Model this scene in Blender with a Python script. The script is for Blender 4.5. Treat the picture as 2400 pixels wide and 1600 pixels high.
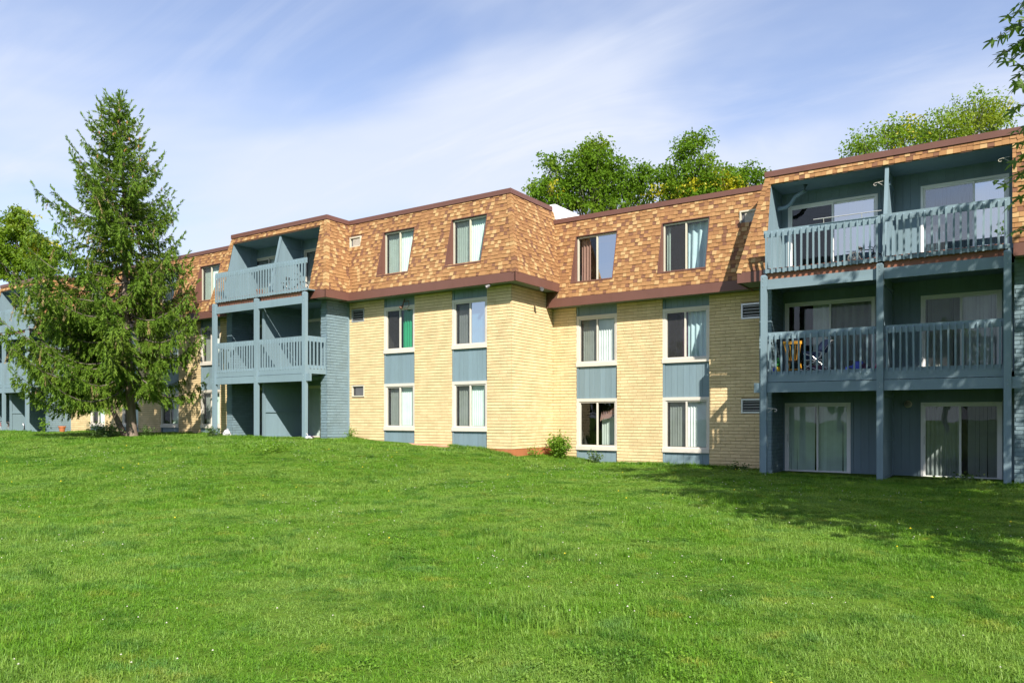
import bpy, math, random
import numpy as np
from mathutils import Vector, Matrix

# ------------------------------------------------------------------ scene, camera, light
for o in list(bpy.data.objects):
    bpy.data.objects.remove(o)
SC = bpy.context.scene
COL = SC.collection
random.seed(7)
RNG = np.random.default_rng(11)
TH = math.atan(1180 / 1760)            # camera yaw; x runs along the facade, y goes into it, z = 0 at eye level

cam_d = bpy.data.cameras.new('camera')
cam_d.sensor_width = 36
cam_d.lens = 1760 / 2400 * 36
cam_d.shift_y = 178 / 2400
cam_d.clip_start = 0.05
cam_d.clip_end = 5000
cam = bpy.data.objects.new('camera', cam_d)
COL.objects.link(cam)
cam.location = (0, 0, 0)
cam.rotation_euler = (math.radians(90), 0, TH)
SC.camera = cam

SUN = Vector((-1.16, 1.0, -1.25)).normalized()
sun_d = bpy.data.lights.new('sun', 'SUN')
sun_d.energy = 4.15
sun_d.angle = math.radians(0.53)
sun_d.color = (1.0, 0.93, 0.80)
sun = bpy.data.objects.new('sun', sun_d)
COL.objects.link(sun)
sun.rotation_euler = SUN.to_track_quat('-Z', 'Y').to_euler()
sun.location = (20, -20, 30)

world = bpy.data.worlds.new('World')
SC.world = world
world.use_nodes = True
wn = world.node_tree.nodes
wl = world.node_tree.links
wn.clear()
w_out = wn.new('ShaderNodeOutputWorld')
w_bg = wn.new('ShaderNodeBackground')
w_sky = wn.new('ShaderNodeTexSky')
w_sky.sky_type = 'NISHITA'
w_sky.sun_disc = False
w_sky.sun_elevation = math.asin(-SUN.z)
w_sky.sun_rotation = math.atan2(-SUN.x, -SUN.y)
w_sky.air_density = 1.0
w_sky.dust_density = 0.2
w_sky.ozone_density = 2.0
w_bg.inputs['Strength'].default_value = 0.14


SKY_A, SKY_B = (8.2, 5.7, 0), (0.4, 1.0, 0)


def world_clouds():
    """thin cirrus on a flat layer overhead, mixed into the sky by direction"""
    def N(t):
        return wn.new(t)
    tc = N('ShaderNodeTexCoord')
    sep = N('ShaderNodeSeparateXYZ')
    wl.new(tc.outputs['Generated'], sep.inputs[0])
    zc = N('ShaderNodeMath'); zc.operation = 'MAXIMUM'; zc.inputs[1].default_value = 0.0
    wl.new(sep.outputs['Z'], zc.inputs[0])
    za = N('ShaderNodeMath'); za.operation = 'ADD'; za.inputs[1].default_value = 0.22
    wl.new(zc.outputs[0], za.inputs[0])
    dx = N('ShaderNodeMath'); dx.operation = 'DIVIDE'
    dy = N('ShaderNodeMath'); dy.operation = 'DIVIDE'
    wl.new(sep.outputs['X'], dx.inputs[0]); wl.new(za.outputs[0], dx.inputs[1])
    wl.new(sep.outputs['Y'], dy.inputs[0]); wl.new(za.outputs[0], dy.inputs[1])
    com = N('ShaderNodeCombineXYZ')
    wl.new(dx.outputs[0], com.inputs[0]); wl.new(dy.outputs[0], com.inputs[1])

    def layer(rot, sx, sy, loc, scale, detail, dist, lo, hi, rough=0.55):
        mp = N('ShaderNodeMapping')
        mp.inputs['Rotation'].default_value = (0, 0, math.radians(rot))
        mp.inputs['Scale'].default_value = (sx, sy, 1)
        mp.inputs['Location'].default_value = loc
        wl.new(com.outputs[0], mp.inputs[0])
        nz = N('ShaderNodeTexNoise')
        nz.inputs['Scale'].default_value = scale
        nz.inputs['Detail'].default_value = detail
        nz.inputs['Roughness'].default_value = rough
        nz.inputs['Distortion'].default_value = dist
        wl.new(mp.outputs[0], nz.inputs['Vector'])
        mr = N('ShaderNodeMapRange')
        mr.interpolation_type = 'SMOOTHSTEP'
        mr.inputs['From Min'].default_value = lo
        mr.inputs['From Max'].default_value = hi
        wl.new(nz.outputs['Fac'], mr.inputs['Value'])
        return mr.outputs['Result']
    a = layer(52, 0.6, 0.95, SKY_A, 0.85, 5, 0.6, 0.42, 0.62, 0.5)
    b = layer(40, 0.7, 2.2, SKY_B, 1.5, 9, 1.0, 0.42, 0.78, 0.62)
    m2 = N('ShaderNodeMath'); m2.operation = 'MULTIPLY'; m2.inputs[1].default_value = 0.80
    wl.new(a, m2.inputs[0])
    mx = N('ShaderNodeMath'); mx.operation = 'MULTIPLY_ADD'; mx.inputs[1].default_value = 0.34
    wl.new(b, mx.inputs[0]); wl.new(m2.outputs[0], mx.inputs[2])
    # the thin sheet is seen through more of itself towards the horizon
    ex = N('ShaderNodeMath'); ex.operation = 'ADD'; ex.inputs[1].default_value = 0.04
    wl.new(zc.outputs[0], ex.inputs[0])
    dv = N('ShaderNodeMath'); dv.operation = 'DIVIDE'; dv.inputs[0].default_value = -0.10
    wl.new(ex.outputs[0], dv.inputs[1])
    ep = N('ShaderNodeMath'); ep.operation = 'EXPONENT'
    wl.new(dv.outputs[0], ep.inputs[0])
    om = N('ShaderNodeMath'); om.operation = 'SUBTRACT'; om.inputs[0].default_value = 1.0; om.use_clamp = True
    wl.new(mx.outputs[0], om.inputs[1])
    th = N('ShaderNodeMath'); th.operation = 'MULTIPLY'
    wl.new(om.outputs[0], th.inputs[0]); wl.new(ep.outputs[0], th.inputs[1])
    ad = N('ShaderNodeMath'); ad.operation = 'SUBTRACT'; ad.inputs[0].default_value = 1.0; ad.use_clamp = True
    wl.new(th.outputs[0], ad.inputs[1])
    mix = N('ShaderNodeMix'); mix.data_type = 'RGBA'
    wl.new(ad.outputs[0], mix.inputs['Factor'])
    tint = N('ShaderNodeMix'); tint.data_type = 'RGBA'; tint.blend_type = 'MULTIPLY'; tint.inputs['Factor'].default_value = 1.0
    wl.new(w_sky.outputs[0], tint.inputs['A']); tint.inputs['B'].default_value = (0.62, 0.60, 0.66, 1)
    wl.new(tint.outputs['Result'], mix.inputs['A'])
    mix.inputs['B'].default_value = (2.58, 2.77, 3.22, 1)
    return mix.outputs['Result']


wl.new(world_clouds(), w_bg.inputs['Color'])
wl.new(w_bg.outputs[0], w_out.inputs[0])

SC.view_settings.view_transform = 'Standard'
SC.view_settings.look = 'None'
SC.view_settings.gamma = 1.0
SC.view_settings.exposure = 1.2
SC.view_settings.use_curve_mapping = False
SC.render.engine = 'CYCLES'
cy = SC.cycles
cy.max_bounces = 7
cy.diffuse_bounces = 3
cy.glossy_bounces = 3
cy.transmission_bounces = 4
cy.transparent_max_bounces = 10
cy.caustics_reflective = False
cy.caustics_refractive = False
cy.use_denoising = True
cy.sample_clamp_indirect = 8


# ------------------------------------------------------------------ helpers
W = {}          # object name -> world matrix


def add(name, mesh, parent=None, M=None):
    o = bpy.data.objects.new(name, mesh)
    COL.objects.link(o)
    M = M or Matrix.Identity(4)
    if parent is not None:
        o.parent = parent
        o.matrix_parent_inverse = W[parent.name].inverted()
    o.matrix_basis = M
    W[o.name] = M.copy()
    return o


def empty(name, loc, parent=None, rz=0.0):
    o = add(name, None, parent, Matrix.Translation(loc) @ Matrix.Rotation(rz, 4, 'Z'))
    o.empty_display_size = 0.2
    return o


def tag(o, label=None, cat=None, group=None, kind=None):
    if label: o['label'] = label
    if cat: o['category'] = cat
    if group: o['group'] = group
    if kind: o['kind'] = kind
    return o


class MB:
    def __init__(s):
        s.v = []; s.f = []; s.m = []

    def poly(s, pts, mi=0):
        n = len(s.v)
        s.v += [tuple(p) for p in pts]
        s.f.append(tuple(range(n, n + len(pts)))); s.m.append(mi)
        return s

    def box(s, x0, x1, y0, y1, z0, z1, mi=0):
        n = len(s.v)
        s.v += [(x0, y0, z0), (x1, y0, z0), (x1, y1, z0), (x0, y1, z0), (x0, y0, z1), (x1, y0, z1), (x1, y1, z1), (x0, y1, z1)]
        for f in ((0, 3, 2, 1), (4, 5, 6, 7), (0, 1, 5, 4), (1, 2, 6, 5), (2, 3, 7, 6), (3, 0, 4, 7)):
            s.f.append(tuple(n + i for i in f)); s.m.append(mi)
        return s

    def beam(s, p, q, w, h, mi=0, up=(0, 0, 1)):
        p = Vector(p); q = Vector(q); d = (q - p).normalized()
        u = Vector(up)
        if abs(d.dot(u)) > 0.99: u = Vector((0, 1, 0))
        a = d.cross(u).normalized() * (w / 2); b = a.cross(d).normalized() * (h / 2)
        n = len(s.v)
        for c in (p, q):
            s.v += [tuple(c - a - b), tuple(c + a - b), tuple(c + a + b), tuple(c - a + b)]
        for f in ((0, 1, 2, 3), (7, 6, 5, 4), (0, 4, 5, 1), (1, 5, 6, 2), (2, 6, 7, 3), (3, 7, 4, 0)):
            s.f.append(tuple(n + i for i in f)); s.m.append(mi)
        return s

    def tube(s, pts, r, k=6, mi=0, closed=False, cap=True):
        P = [Vector(p) for p in pts]
        n0 = len(s.v); N = len(P)
        rr = r if isinstance(r, (list, tuple)) else [r] * N
        for i, p in enumerate(P):
            if closed:
                d = P[(i + 1) % N] - P[i - 1]
            else:
                d = P[min(i + 1, N - 1)] - P[max(i - 1, 0)]
            d = d.normalized() if d.length > 1e-9 else Vector((0, 0, 1))
            u = Vector((0, 0, 1)) if abs(d.z) < 0.9 else Vector((1, 0, 0))
            a = d.cross(u).normalized(); b = a.cross(d)
            for j in range(k):
                t = 2 * math.pi * j / k
                s.v.append(tuple(p + (a * math.cos(t) + b * math.sin(t)) * rr[i]))
        R = N if closed else N - 1
        for i in range(R):
            for j in range(k):
                a0 = n0 + i * k + j; a1 = n0 + i * k + (j + 1) % k
                b0 = n0 + ((i + 1) % N) * k + j; b1 = n0 + ((i + 1) % N) * k + (j + 1) % k
                s.f.append((a0, a1, b1, b0)); s.m.append(mi)
        if not closed and cap:
            s.f.append(tuple(n0 + j for j in range(k))[::-1]); s.m.append(mi)
            s.f.append(tuple(n0 + (N - 1) * k + j for j in range(k))); s.m.append(mi)
        return s

    def ring(s, c, r, t, axis='Y', k=6, seg=24, mi=0):
        pts = []
        for i in range(seg):
            a = 2 * math.pi * i / seg
            if axis == 'Y': pts.append((c[0] + r * math.cos(a), c[1], c[2] + r * math.sin(a)))
            elif axis == 'X': pts.append((c[0], c[1] + r * math.cos(a), c[2] + r * math.sin(a)))
            else: pts.append((c[0] + r * math.cos(a), c[1] + r * math.sin(a), c[2]))
        return s.tube(pts, t, k, mi, closed=True)

    def lathe(s, prof, c=(0, 0, 0), axis=(0, 0, 1), k=14, mi=0):
        ax = Vector(axis).normalized()
        u = Vector((0, 0, 1)) if abs(ax.z) < 0.9 else Vector((1, 0, 0))
        a = ax.cross(u).normalized(); b = ax.cross(a)
        n0 = len(s.v); c = Vector(c)
        for r, h in prof:
            for j in range(k):
                t = 2 * math.pi * j / k
                s.v.append(tuple(c + ax * h + (a * math.cos(t) + b * math.sin(t)) * r))
        for i in range(len(prof) - 1):
            for j in range(k):
                s.f.append((n0 + i * k + j, n0 + i * k + (j + 1) % k, n0 + (i + 1) * k + (j + 1) % k, n0 + (i + 1) * k + j)); s.m.append(mi)
        s.f.append(tuple(n0 + j for j in range(k))[::-1]); s.m.append(mi)
        s.f.append(tuple(n0 + (len(prof) - 1) * k + j for j in range(k))); s.m.append(mi)
        return s

    def mesh(s, name, mats, smooth=False):
        me = bpy.data.meshes.new(name)
        me.from_pydata(s.v, [], s.f)
        if not isinstance(mats, (list, tuple)): mats = [mats]
        for m in mats: me.materials.append(m)
        if len(mats) > 1: me.polygons.foreach_set('material_index', s.m)
        if smooth: me.polygons.foreach_set('use_smooth', [True] * len(s.f))
        me.update()
        return me

    def build(s, name, mats, parent=None, M=None, smooth=False):
        return add(name, s.mesh(name, mats, smooth), parent, M)


def np_mesh(name, V, F, mats, mi=None, smooth=False):
    V = np.asarray(V, dtype=np.float32); F = np.asarray(F, dtype=np.int32)
    k = F.shape[1]
    me = bpy.data.meshes.new(name)
    me.vertices.add(len(V)); me.vertices.foreach_set('co', V.ravel())
    me.loops.add(F.size); me.loops.foreach_set('vertex_index', F.ravel())
    me.polygons.add(len(F)); me.polygons.foreach_set('loop_start', np.arange(0, F.size, k, dtype=np.int32))
    me.polygons.foreach_set('loop_total', np.full(len(F), k, dtype=np.int32))
    if not isinstance(mats, (list, tuple)): mats = [mats]
    for m in mats: me.materials.append(m)
    if mi is not None: me.polygons.foreach_set('material_index', np.asarray(mi, dtype=np.int32))
    me.polygons.foreach_set('use_smooth', np.full(len(F), bool(smooth)))
    me.update(); me.validate()
    return me


BOXC = {}


def shared_box(sx, sy, sz, m):
    key = (round(sx, 3), round(sy, 3), round(sz, 3), m.name)
    if key not in BOXC:
        BOXC[key] = MB().box(-sx / 2, sx / 2, -sy / 2, sy / 2, -sz / 2, sz / 2).mesh('board', m)
    return BOXC[key]


def pbox(name, x0, x1, y0, y1, z0, z1, m, parent):
    """a box as its own object, sharing mesh data with equal boxes"""
    return add(name, shared_box(x1 - x0, y1 - y0, z1 - z0, m), parent, Matrix.Translation(((x0 + x1) / 2, (y0 + y1) / 2, (z0 + z1) / 2)))


# ------------------------------------------------------------------ materials
def new_mat(name):
    m = bpy.data.materials.new(name); m.use_nodes = True
    nt = m.node_tree; nt.nodes.clear()
    out = nt.nodes.new('ShaderNodeOutputMaterial')
    return m, nt, out


def rgba(c): return (c[0], c[1], c[2], 1)


def noise(nt, scale, detail=3, vec=None, rough=0.5):
    n = nt.nodes.new('ShaderNodeTexNoise')
    n.inputs['Scale'].default_value = scale; n.inputs['Detail'].default_value = detail
    n.inputs['Roughness'].default_value = rough
    if vec is None:
        g = nt.nodes.new('ShaderNodeNewGeometry'); vec = g.outputs['Position']
    nt.links.new(vec, n.inputs['Vector'])
    return n.outputs['Fac']


def stretch(nt, s):
    g = nt.nodes.new('ShaderNodeNewGeometry')
    mp = nt.nodes.new('ShaderNodeMapping'); mp.inputs['Scale'].default_value = s
    nt.links.new(g.outputs['Position'], mp.inputs[0])
    return mp.outputs[0]


def mixc(nt, fac, a, b, mode='MIX'):
    m = nt.nodes.new('ShaderNodeMix'); m.data_type = 'RGBA'; m.blend_type = mode
    for s, v in ((m.inputs['Factor'], fac), (m.inputs['A'], a), (m.inputs['B'], b)):
        if isinstance(v, (int, float)): s.default_value = v
        elif isinstance(v, (tuple, list)): s.default_value = rgba(v)
        else: nt.links.new(v, s)
    return m.outputs['Result']


def ramp(nt, fac, lo, hi, a=0.0, b=1.0):
    m = nt.nodes.new('ShaderNodeMapRange')
    m.inputs['From Min'].default_value = lo; m.inputs['From Max'].default_value = hi
    m.inputs['To Min'].default_value = a; m.inputs['To Max'].default_value = b
    nt.links.new(fac, m.inputs['Value'])
    return m.outputs['Result']


def rand_piece(nt):
    """a random number for each loose piece of a mesh and each object"""
    g = nt.nodes.new('ShaderNodeNewGeometry'); oi = nt.nodes.new('ShaderNodeObjectInfo')
    a = nt.nodes.new('ShaderNodeMath'); a.operation = 'ADD'
    nt.links.new(g.outputs['Random Per Island'], a.inputs[0]); nt.links.new(oi.outputs['Random'], a.inputs[1])
    f = nt.nodes.new('ShaderNodeMath'); f.operation = 'FRACT'
    nt.links.new(a.outputs[0], f.inputs[0])
    return f.outputs[0]


def bumpn(nt, h, strength, dist):
    b = nt.nodes.new('ShaderNodeBump'); b.inputs['Strength'].default_value = strength; b.inputs['Distance'].default_value = dist
    nt.links.new(h, b.inputs['Height'])
    return b.outputs['Normal']


def surf(name, col, rough=0.65, var=0.18, scale=3.0, fine=40.0, bump=0.15, spec=0.3, piece=0.0, dirt=None, dirt_amt=0.0, metal=0.0, grain=None, streak=0.0):
    m, nt, out = new_mat(name)
    p = nt.nodes.new('ShaderNodeBsdfPrincipled')
    nt.links.new(p.outputs[0], out.inputs[0])
    p.inputs['Roughness'].default_value = rough
    p.inputs['Specular IOR Level'].default_value = spec
    p.inputs['Metallic'].default_value = metal
    vec = stretch(nt, grain) if grain else None
    n1 = noise(nt, scale, 4, vec, 0.6); n2 = noise(nt, fine, 3, vec)
    c = mixc(nt, ramp(nt, n1, 0.3, 0.7), tuple(v * (1 - var) for v in col), tuple(min(1, v * (1 + var)) for v in col))
    c = mixc(nt, ramp(nt, n2, 0.3, 0.7, 0, 0.35), c, tuple(v * (1 - var * 1.2) for v in col))
    if piece:
        r = rand_piece(nt)
        c = mixc(nt, ramp(nt, r, 0, 1, 0, 1), c, mixc(nt, 1.0, c, (1 - piece, 1 - piece * 1.1, 1 - piece * 1.3), 'MULTIPLY'))
    if streak:      # rain marks running down
        n4 = noise(nt, 1.0, 6, stretch(nt, (5, 5, 0.35)), 0.7)
        c = mixc(nt, ramp(nt, n4, 0.48, 0.72, 0, streak), c, tuple(v * 0.55 for v in col))
        n5 = noise(nt, 1.0, 4, stretch(nt, (0.7, 0.7, 0.5)), 0.6)
        c = mixc(nt, ramp(nt, n5, 0.45, 0.7, 0, streak * 0.6), c, tuple(min(1, v * 1.25 + 0.02) for v in col))
    if dirt:
        n3 = noise(nt, 1.1, 6, None, 0.65)
        c = mixc(nt, ramp(nt, n3, 0.5, 0.75, 0, dirt_amt), c, dirt)
    nt.links.new(c, p.inputs['Base Color'])
    if bump:
        nt.links.new(bumpn(nt, n2, bump, 0.01), p.inputs['Normal'])
    return m


BRICK = (0.70, 0.55, 0.325)
M_brick = surf('yellow brick', BRICK, 0.8, 0.12, 2.0, 60, 0.5, 0.15, piece=0.13, dirt=(0.55, 0.40, 0.20), dirt_amt=0.3, streak=0.22)
M_mortar = surf('yellow mortar', (0.36, 0.26, 0.145), 0.9, 0.15, 6, 60, 0.3, 0.1)
BLUE = (0.178, 0.255, 0.305)
M_bbrick = surf('blue painted brick', BLUE, 0.6, 0.08, 2.5, 60, 0.5, 0.3, piece=0.12)
M_bmortar = surf('blue painted mortar', tuple(v * 0.8 for v in BLUE), 0.7, 0.1, 6, 60, 0.3, 0.2)
M_blue = surf('blue painted wood', BLUE, 0.55, 0.10, 1.5, 30, 0.12, 0.35, grain=(1.0, 1.0, 0.12), piece=0.10, streak=0.25)
M_blueh = surf('blue painted beam', BLUE, 0.55, 0.10, 1.5, 30, 0.18, 0.35, grain=(0.12, 1.0, 1.0), piece=0.09, streak=0.22)
M_fascia = surf('brown metal fascia', (0.140, 0.064, 0.050), 0.45, 0.06, 1.5, 20, 0.02, 0.4, streak=0.2)
M_band = surf('worn brown board', (0.27, 0.11, 0.07), 0.6, 0.22, 1.8, 25, 0.1, 0.3, dirt=(0.36, 0.19, 0.09), dirt_amt=0.6)
M_soffit = surf('green grey soffit', (0.16, 0.20, 0.17), 0.8, 0.08, 3, 30, 0.05)
SH = [(0.315, 0.170, 0.078), (0.275, 0.142, 0.068), (0.425, 0.280, 0.138), (0.185, 0.092, 0.058), (0.335, 0.187, 0.086)]
M_sh = [surf('shingle %d' % i, c, 0.9, 0.10, 2.5, 90, 0.25, 0.1, piece=0.10, streak=0.18) for i, c in enumerate(SH)]
M_deck = surf('roof felt', (0.10, 0.05, 0.03), 0.95, 0.1)
M_white = surf('white vinyl', (0.58, 0.54, 0.49), 0.45, 0.05, 2, 30, 0.02, 0.4, dirt=(0.5, 0.46, 0.40), dirt_amt=0.25)
M_cream = surf('cream trim', (0.54, 0.51, 0.42), 0.5, 0.06, 2, 30, 0.02, 0.4)
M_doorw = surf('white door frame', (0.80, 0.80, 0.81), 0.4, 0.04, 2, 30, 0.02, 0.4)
M_alum = surf('aluminium', (0.55, 0.56, 0.58), 0.35, 0.05, 4, 40, 0.02, 0.5, metal=0.6)
M_membrane = surf('white roof membrane', (0.80, 0.80, 0.80), 0.6, 0.05, 1.0, 12, 0.05)
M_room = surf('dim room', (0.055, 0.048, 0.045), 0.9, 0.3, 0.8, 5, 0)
M_conc = surf('concrete', (0.40, 0.36, 0.31), 0.9, 0.18, 2.0, 40, 0.3, 0.15, dirt=(0.25, 0.21, 0.16), dirt_amt=0.5)
M_foot = surf('red painted footing', (0.36, 0.135, 0.06), 0.85, 0.15, 1.5, 40, 0.3, 0.15, dirt=(0.45, 0.26, 0.16), dirt_amt=0.5)
M_slab = surf('reddish slab', (0.47, 0.26, 0.175), 0.9, 0.15, 2.0, 40, 0.3, 0.15, dirt=(0.36, 0.26, 0.2), dirt_amt=0.5)
M_black = surf('black plastic', (0.018, 0.018, 0.02), 0.45, 0.1, 5, 50, 0.02, 0.4)
M_dark = surf('dark louvre', (0.05, 0.05, 0.055), 0.6, 0.1)
M_grey = surf('grey metal', (0.11, 0.11, 0.12), 0.4, 0.1, 5, 50, 0.02, 0.5)
M_rust = surf('rusty metal', (0.14, 0.075, 0.05), 0.7, 0.3, 9, 60, 0.1, 0.3)
M_bolt = surf('bolt head', (0.30, 0.36, 0.40), 0.35, 0.1, 5, 50, 0.0, 0.5)
M_bark = surf('bark', (0.20, 0.155, 0.125), 0.95, 0.35, 5, 22, 1.0, 0.05, grain=(1, 1, 0.25))
M_bark2 = surf('grey bark', (0.16, 0.14, 0.115), 0.95, 0.3, 5, 22, 0.8, 0.05)
M_yelwood = surf('yellow varnished wood', (0.62, 0.30, 0.03), 0.35, 0.15, 6, 40, 0.02, 0.5)
M_brownwood = surf('brown wood', (0.16, 0.075, 0.03), 0.5, 0.15, 6, 40, 0.02, 0.4)
M_navy = surf('navy fabric', (0.02, 0.03, 0.07), 0.9, 0.2, 6, 60, 0.2, 0.1)
M_silver = surf('silver tube', (0.62, 0.62, 0.63), 0.3, 0.05, 5, 50, 0, 0.5, metal=0.5)
M_red = surf('red paint', (0.50, 0.03, 0.025), 0.35, 0.1, 5, 40, 0, 0.5)
M_pink = surf('pink paint', (0.62, 0.05, 0.22), 0.35, 0.1, 5, 40, 0, 0.5)
M_toyblue = surf('toy blue plastic', (0.03, 0.07, 0.55), 0.35, 0.1, 5, 40, 0, 0.5)
M_toygreen = surf('toy green plastic', (0.05, 0.33, 0.06), 0.4, 0.1, 5, 40, 0, 0.5)
M_toyyellow = surf('toy yellow plastic', (0.75, 0.50, 0.03), 0.4, 0.1, 5, 40, 0, 0.5)
M_terra = surf('terracotta', (0.42, 0.14, 0.06), 0.8, 0.15, 6, 40, 0.1)
M_bag = surf('white bag', (0.55, 0.55, 0.58), 0.5, 0.06, 5, 30, 0.2)
M_cloth = surf('dark printed cloth', (0.10, 0.05, 0.09), 0.9, 0.6, 14, 40, 0.2)


def fabric(name, col, trans=0.35, var=0.08):
    m, nt, out = new_mat(name)
    d = nt.nodes.new('ShaderNodeBsdfDiffuse'); t = nt.nodes.new('ShaderNodeBsdfTranslucent')
    mx = nt.nodes.new('ShaderNodeMixShader'); mx.inputs[0].default_value = trans
    c = mixc(nt, ramp(nt, noise(nt, 3.0, 3), 0.3, 0.7), tuple(v * (1 - var) for v in col), tuple(min(1, v * (1 + var)) for v in col))
    for s in (d, t): nt.links.new(c, s.inputs['Color'])
    nt.links.new(d.outputs[0], mx.inputs[1]); nt.links.new(t.outputs[0], mx.inputs[2])
    nt.links.new(mx.outputs[0], out.inputs[0])
    return m


M_blind = fabric('mint vertical blind', (0.68, 0.79, 0.73), 0.15)
M_blindw = fabric('white vertical blind', (0.72, 0.74, 0.74), 0.15)
M_blindg = fabric('grey vertical blind', (0.50, 0.53, 0.50), 0.15)
M_green = fabric('green curtain', (0.035, 0.33, 0.16), 0.25)
M_pale = fabric('pale blue curtain', (0.55, 0.68, 0.74), 0.25)
M_brownc = fabric('pink brown curtain', (0.36, 0.20, 0.17), 0.2)
M_sheer = fabric('grey sheer', (0.40, 0.42, 0.43), 0.3)


def glass(name, tint, ior=1.75):
    m, nt, out = new_mat(name)
    tr = nt.nodes.new('ShaderNodeBsdfTransparent'); tr.inputs[0].default_value = rgba(tint)
    gl = nt.nodes.new('ShaderNodeBsdfGlossy'); gl.inputs['Roughness'].default_value = 0.008
    gl.inputs['Color'].default_value = (0.9, 0.95, 1.0, 1)
    # reflectance from both sides of the pane: f0 + (1 - f0)(1 - |cos|)^5
    g = nt.nodes.new('ShaderNodeNewGeometry')
    dt = nt.nodes.new('ShaderNodeVectorMath'); dt.operation = 'DOT_PRODUCT'
    nt.links.new(g.outputs['Incoming'], dt.inputs[0]); nt.links.new(g.outputs['Normal'], dt.inputs[1])
    ab = nt.nodes.new('ShaderNodeMath'); ab.operation = 'ABSOLUTE'; nt.links.new(dt.outputs['Value'], ab.inputs[0])
    om = nt.nodes.new('ShaderNodeMath'); om.operation = 'SUBTRACT'; om.inputs[0].default_value = 1.0; om.use_clamp = True; nt.links.new(ab.outputs[0], om.inputs[1])
    pw = nt.nodes.new('ShaderNodeMath'); pw.operation = 'POWER'; pw.inputs[1].default_value = 5.0; nt.links.new(om.outputs[0], pw.inputs[0])
    f0 = ((ior - 1) / (ior + 1)) ** 2
    fr = nt.nodes.new('ShaderNodeMath'); fr.operation = 'MULTIPLY_ADD'; fr.inputs[1].default_value = 1 - f0; fr.inputs[2].default_value = f0; nt.links.new(pw.outputs[0], fr.inputs[0])
    nz = noise(nt, 1.3, 1)
    nt.links.new(bumpn(nt, nz, 0.025, 0.1), gl.inputs['Normal'])
    mx = nt.nodes.new('ShaderNodeMixShader')
    nt.links.new(fr.outputs[0], mx.inputs[0]); nt.links.new(tr.outputs[0], mx.inputs[1]); nt.links.new(gl.outputs[0], mx.inputs[2])
    nt.links.new(mx.outputs[0], out.inputs[0])
    return m


M_glass = glass('window glass', (0.88, 0.94, 0.93), 1.62)
M_glass2 = glass('reflective glass', (0.50, 0.72, 0.82), 6.5)


def screen_mat():
    m, nt, out = new_mat('insect screen')
    tr = nt.nodes.new('ShaderNodeBsdfTransparent'); d = nt.nodes.new('ShaderNodeBsdfDiffuse')
    d.inputs[0].default_value = (0.07, 0.07, 0.075, 1)
    mx = nt.nodes.new('ShaderNodeMixShader'); mx.inputs[0].default_value = 0.36
    nt.links.new(tr.outputs[0], mx.inputs[1]); nt.links.new(d.outputs[0], mx.inputs[2]); nt.links.new(mx.outputs[0], out.inputs[0])
    return m


M_screen = screen_mat()


def leaf_mat(name, c1, c2, c3=None, trans=0.35, patch=1.2, amt3=0.3, gloss=0.35, lo3=0.52, hi3=0.7):
    m, nt, out = new_mat(name)
    p = nt.nodes.new('ShaderNodeBsdfPrincipled'); p.inputs['Roughness'].default_value = 0.5
    p.inputs['Specular IOR Level'].default_value = gloss
    t = nt.nodes.new('ShaderNodeBsdfTranslucent')
    mx = nt.nodes.new('ShaderNodeMixShader'); mx.inputs[0].default_value = trans
    c = mixc(nt, rand_piece(nt), c1, c2)
    if c3:
        c = mixc(nt, ramp(nt, noise(nt, patch, 3), lo3, hi3, 0, amt3), c, c3)
    nt.links.new(c, p.inputs['Base Color'])
    tc = mixc(nt, 1.0, c, (1.25, 1.2, 0.55), 'MULTIPLY')
    nt.links.new(tc, t.inputs['Color'])
    nt.links.new(p.outputs[0], mx.inputs[1]); nt.links.new(t.outputs[0], mx.inputs[2]); nt.links.new(mx.outputs[0], out.inputs[0])
    return m


M_needle = leaf_mat('spruce needles', (0.070, 0.145, 0.016), (0.155, 0.250, 0.028), (0.20, 0.26, 0.04), 0.28, 0.9, 0.5, 0.15)
M_needled = leaf_mat('dry spruce twig', (0.20, 0.15, 0.07), (0.30, 0.23, 0.10), None, 0.15)
M_cone = surf('cone', (0.26, 0.13, 0.05), 0.8, 0.3)
M_maple = leaf_mat('maple leaf', (0.075, 0.160, 0.022), (0.135, 0.245, 0.038), (0.15, 0.23, 0.05), 0.5, 2.0)
M_locust = leaf_mat('locust leaf', (0.080, 0.165, 0.010), (0.120, 0.215, 0.016), (0.19, 0.25, 0.02), 0.4, 0.5, 0.5, 0.1)
M_locusty = leaf_mat('yellowed locust leaf', (0.34, 0.34, 0.012), (0.48, 0.44, 0.02), None, 0.4)
M_limetree = leaf_mat('light green leaf', (0.12, 0.215, 0.012), (0.165, 0.265, 0.016), (0.27, 0.30, 0.02), 0.45, 0.4, 0.6)
M_shrub = leaf_mat('shrub leaf', (0.09, 0.20, 0.014), (0.16, 0.28, 0.022), None, 0.35)
M_weed = leaf_mat('weed leaf', (0.055, 0.11, 0.03), (0.10, 0.16, 0.045), None, 0.35)

# ------------------------------------------------------------------ ground
GX = [-400, -60, -24, -20.5, -17, -14.2, -13.0, -11.5, -6, 2, 60, 400]
GZ = [-0.75, -0.75, -0.76, -0.78, -0.93, -1.10, -1.33, -1.53, -1.555, -1.575, -1.6, -1.6]


def ground_z(x, y):
    p = np.interp(x, GX, GZ)
    t = np.clip((np.asarray(y) - 4.0) / 13.0, 0, 1); t = t * t * (3 - 2 * t)
    z = -1.62 * (1 - t) + p * t
    z = z + 0.030 * np.sin(np.asarray(x) * 0.9 + 1.3) * np.sin(np.asarray(y) * 0.75) * np.clip((18 - np.asarray(y)) / 6, 0, 1)
    return z


def gz(x, y): return float(ground_z(x, y))


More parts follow.
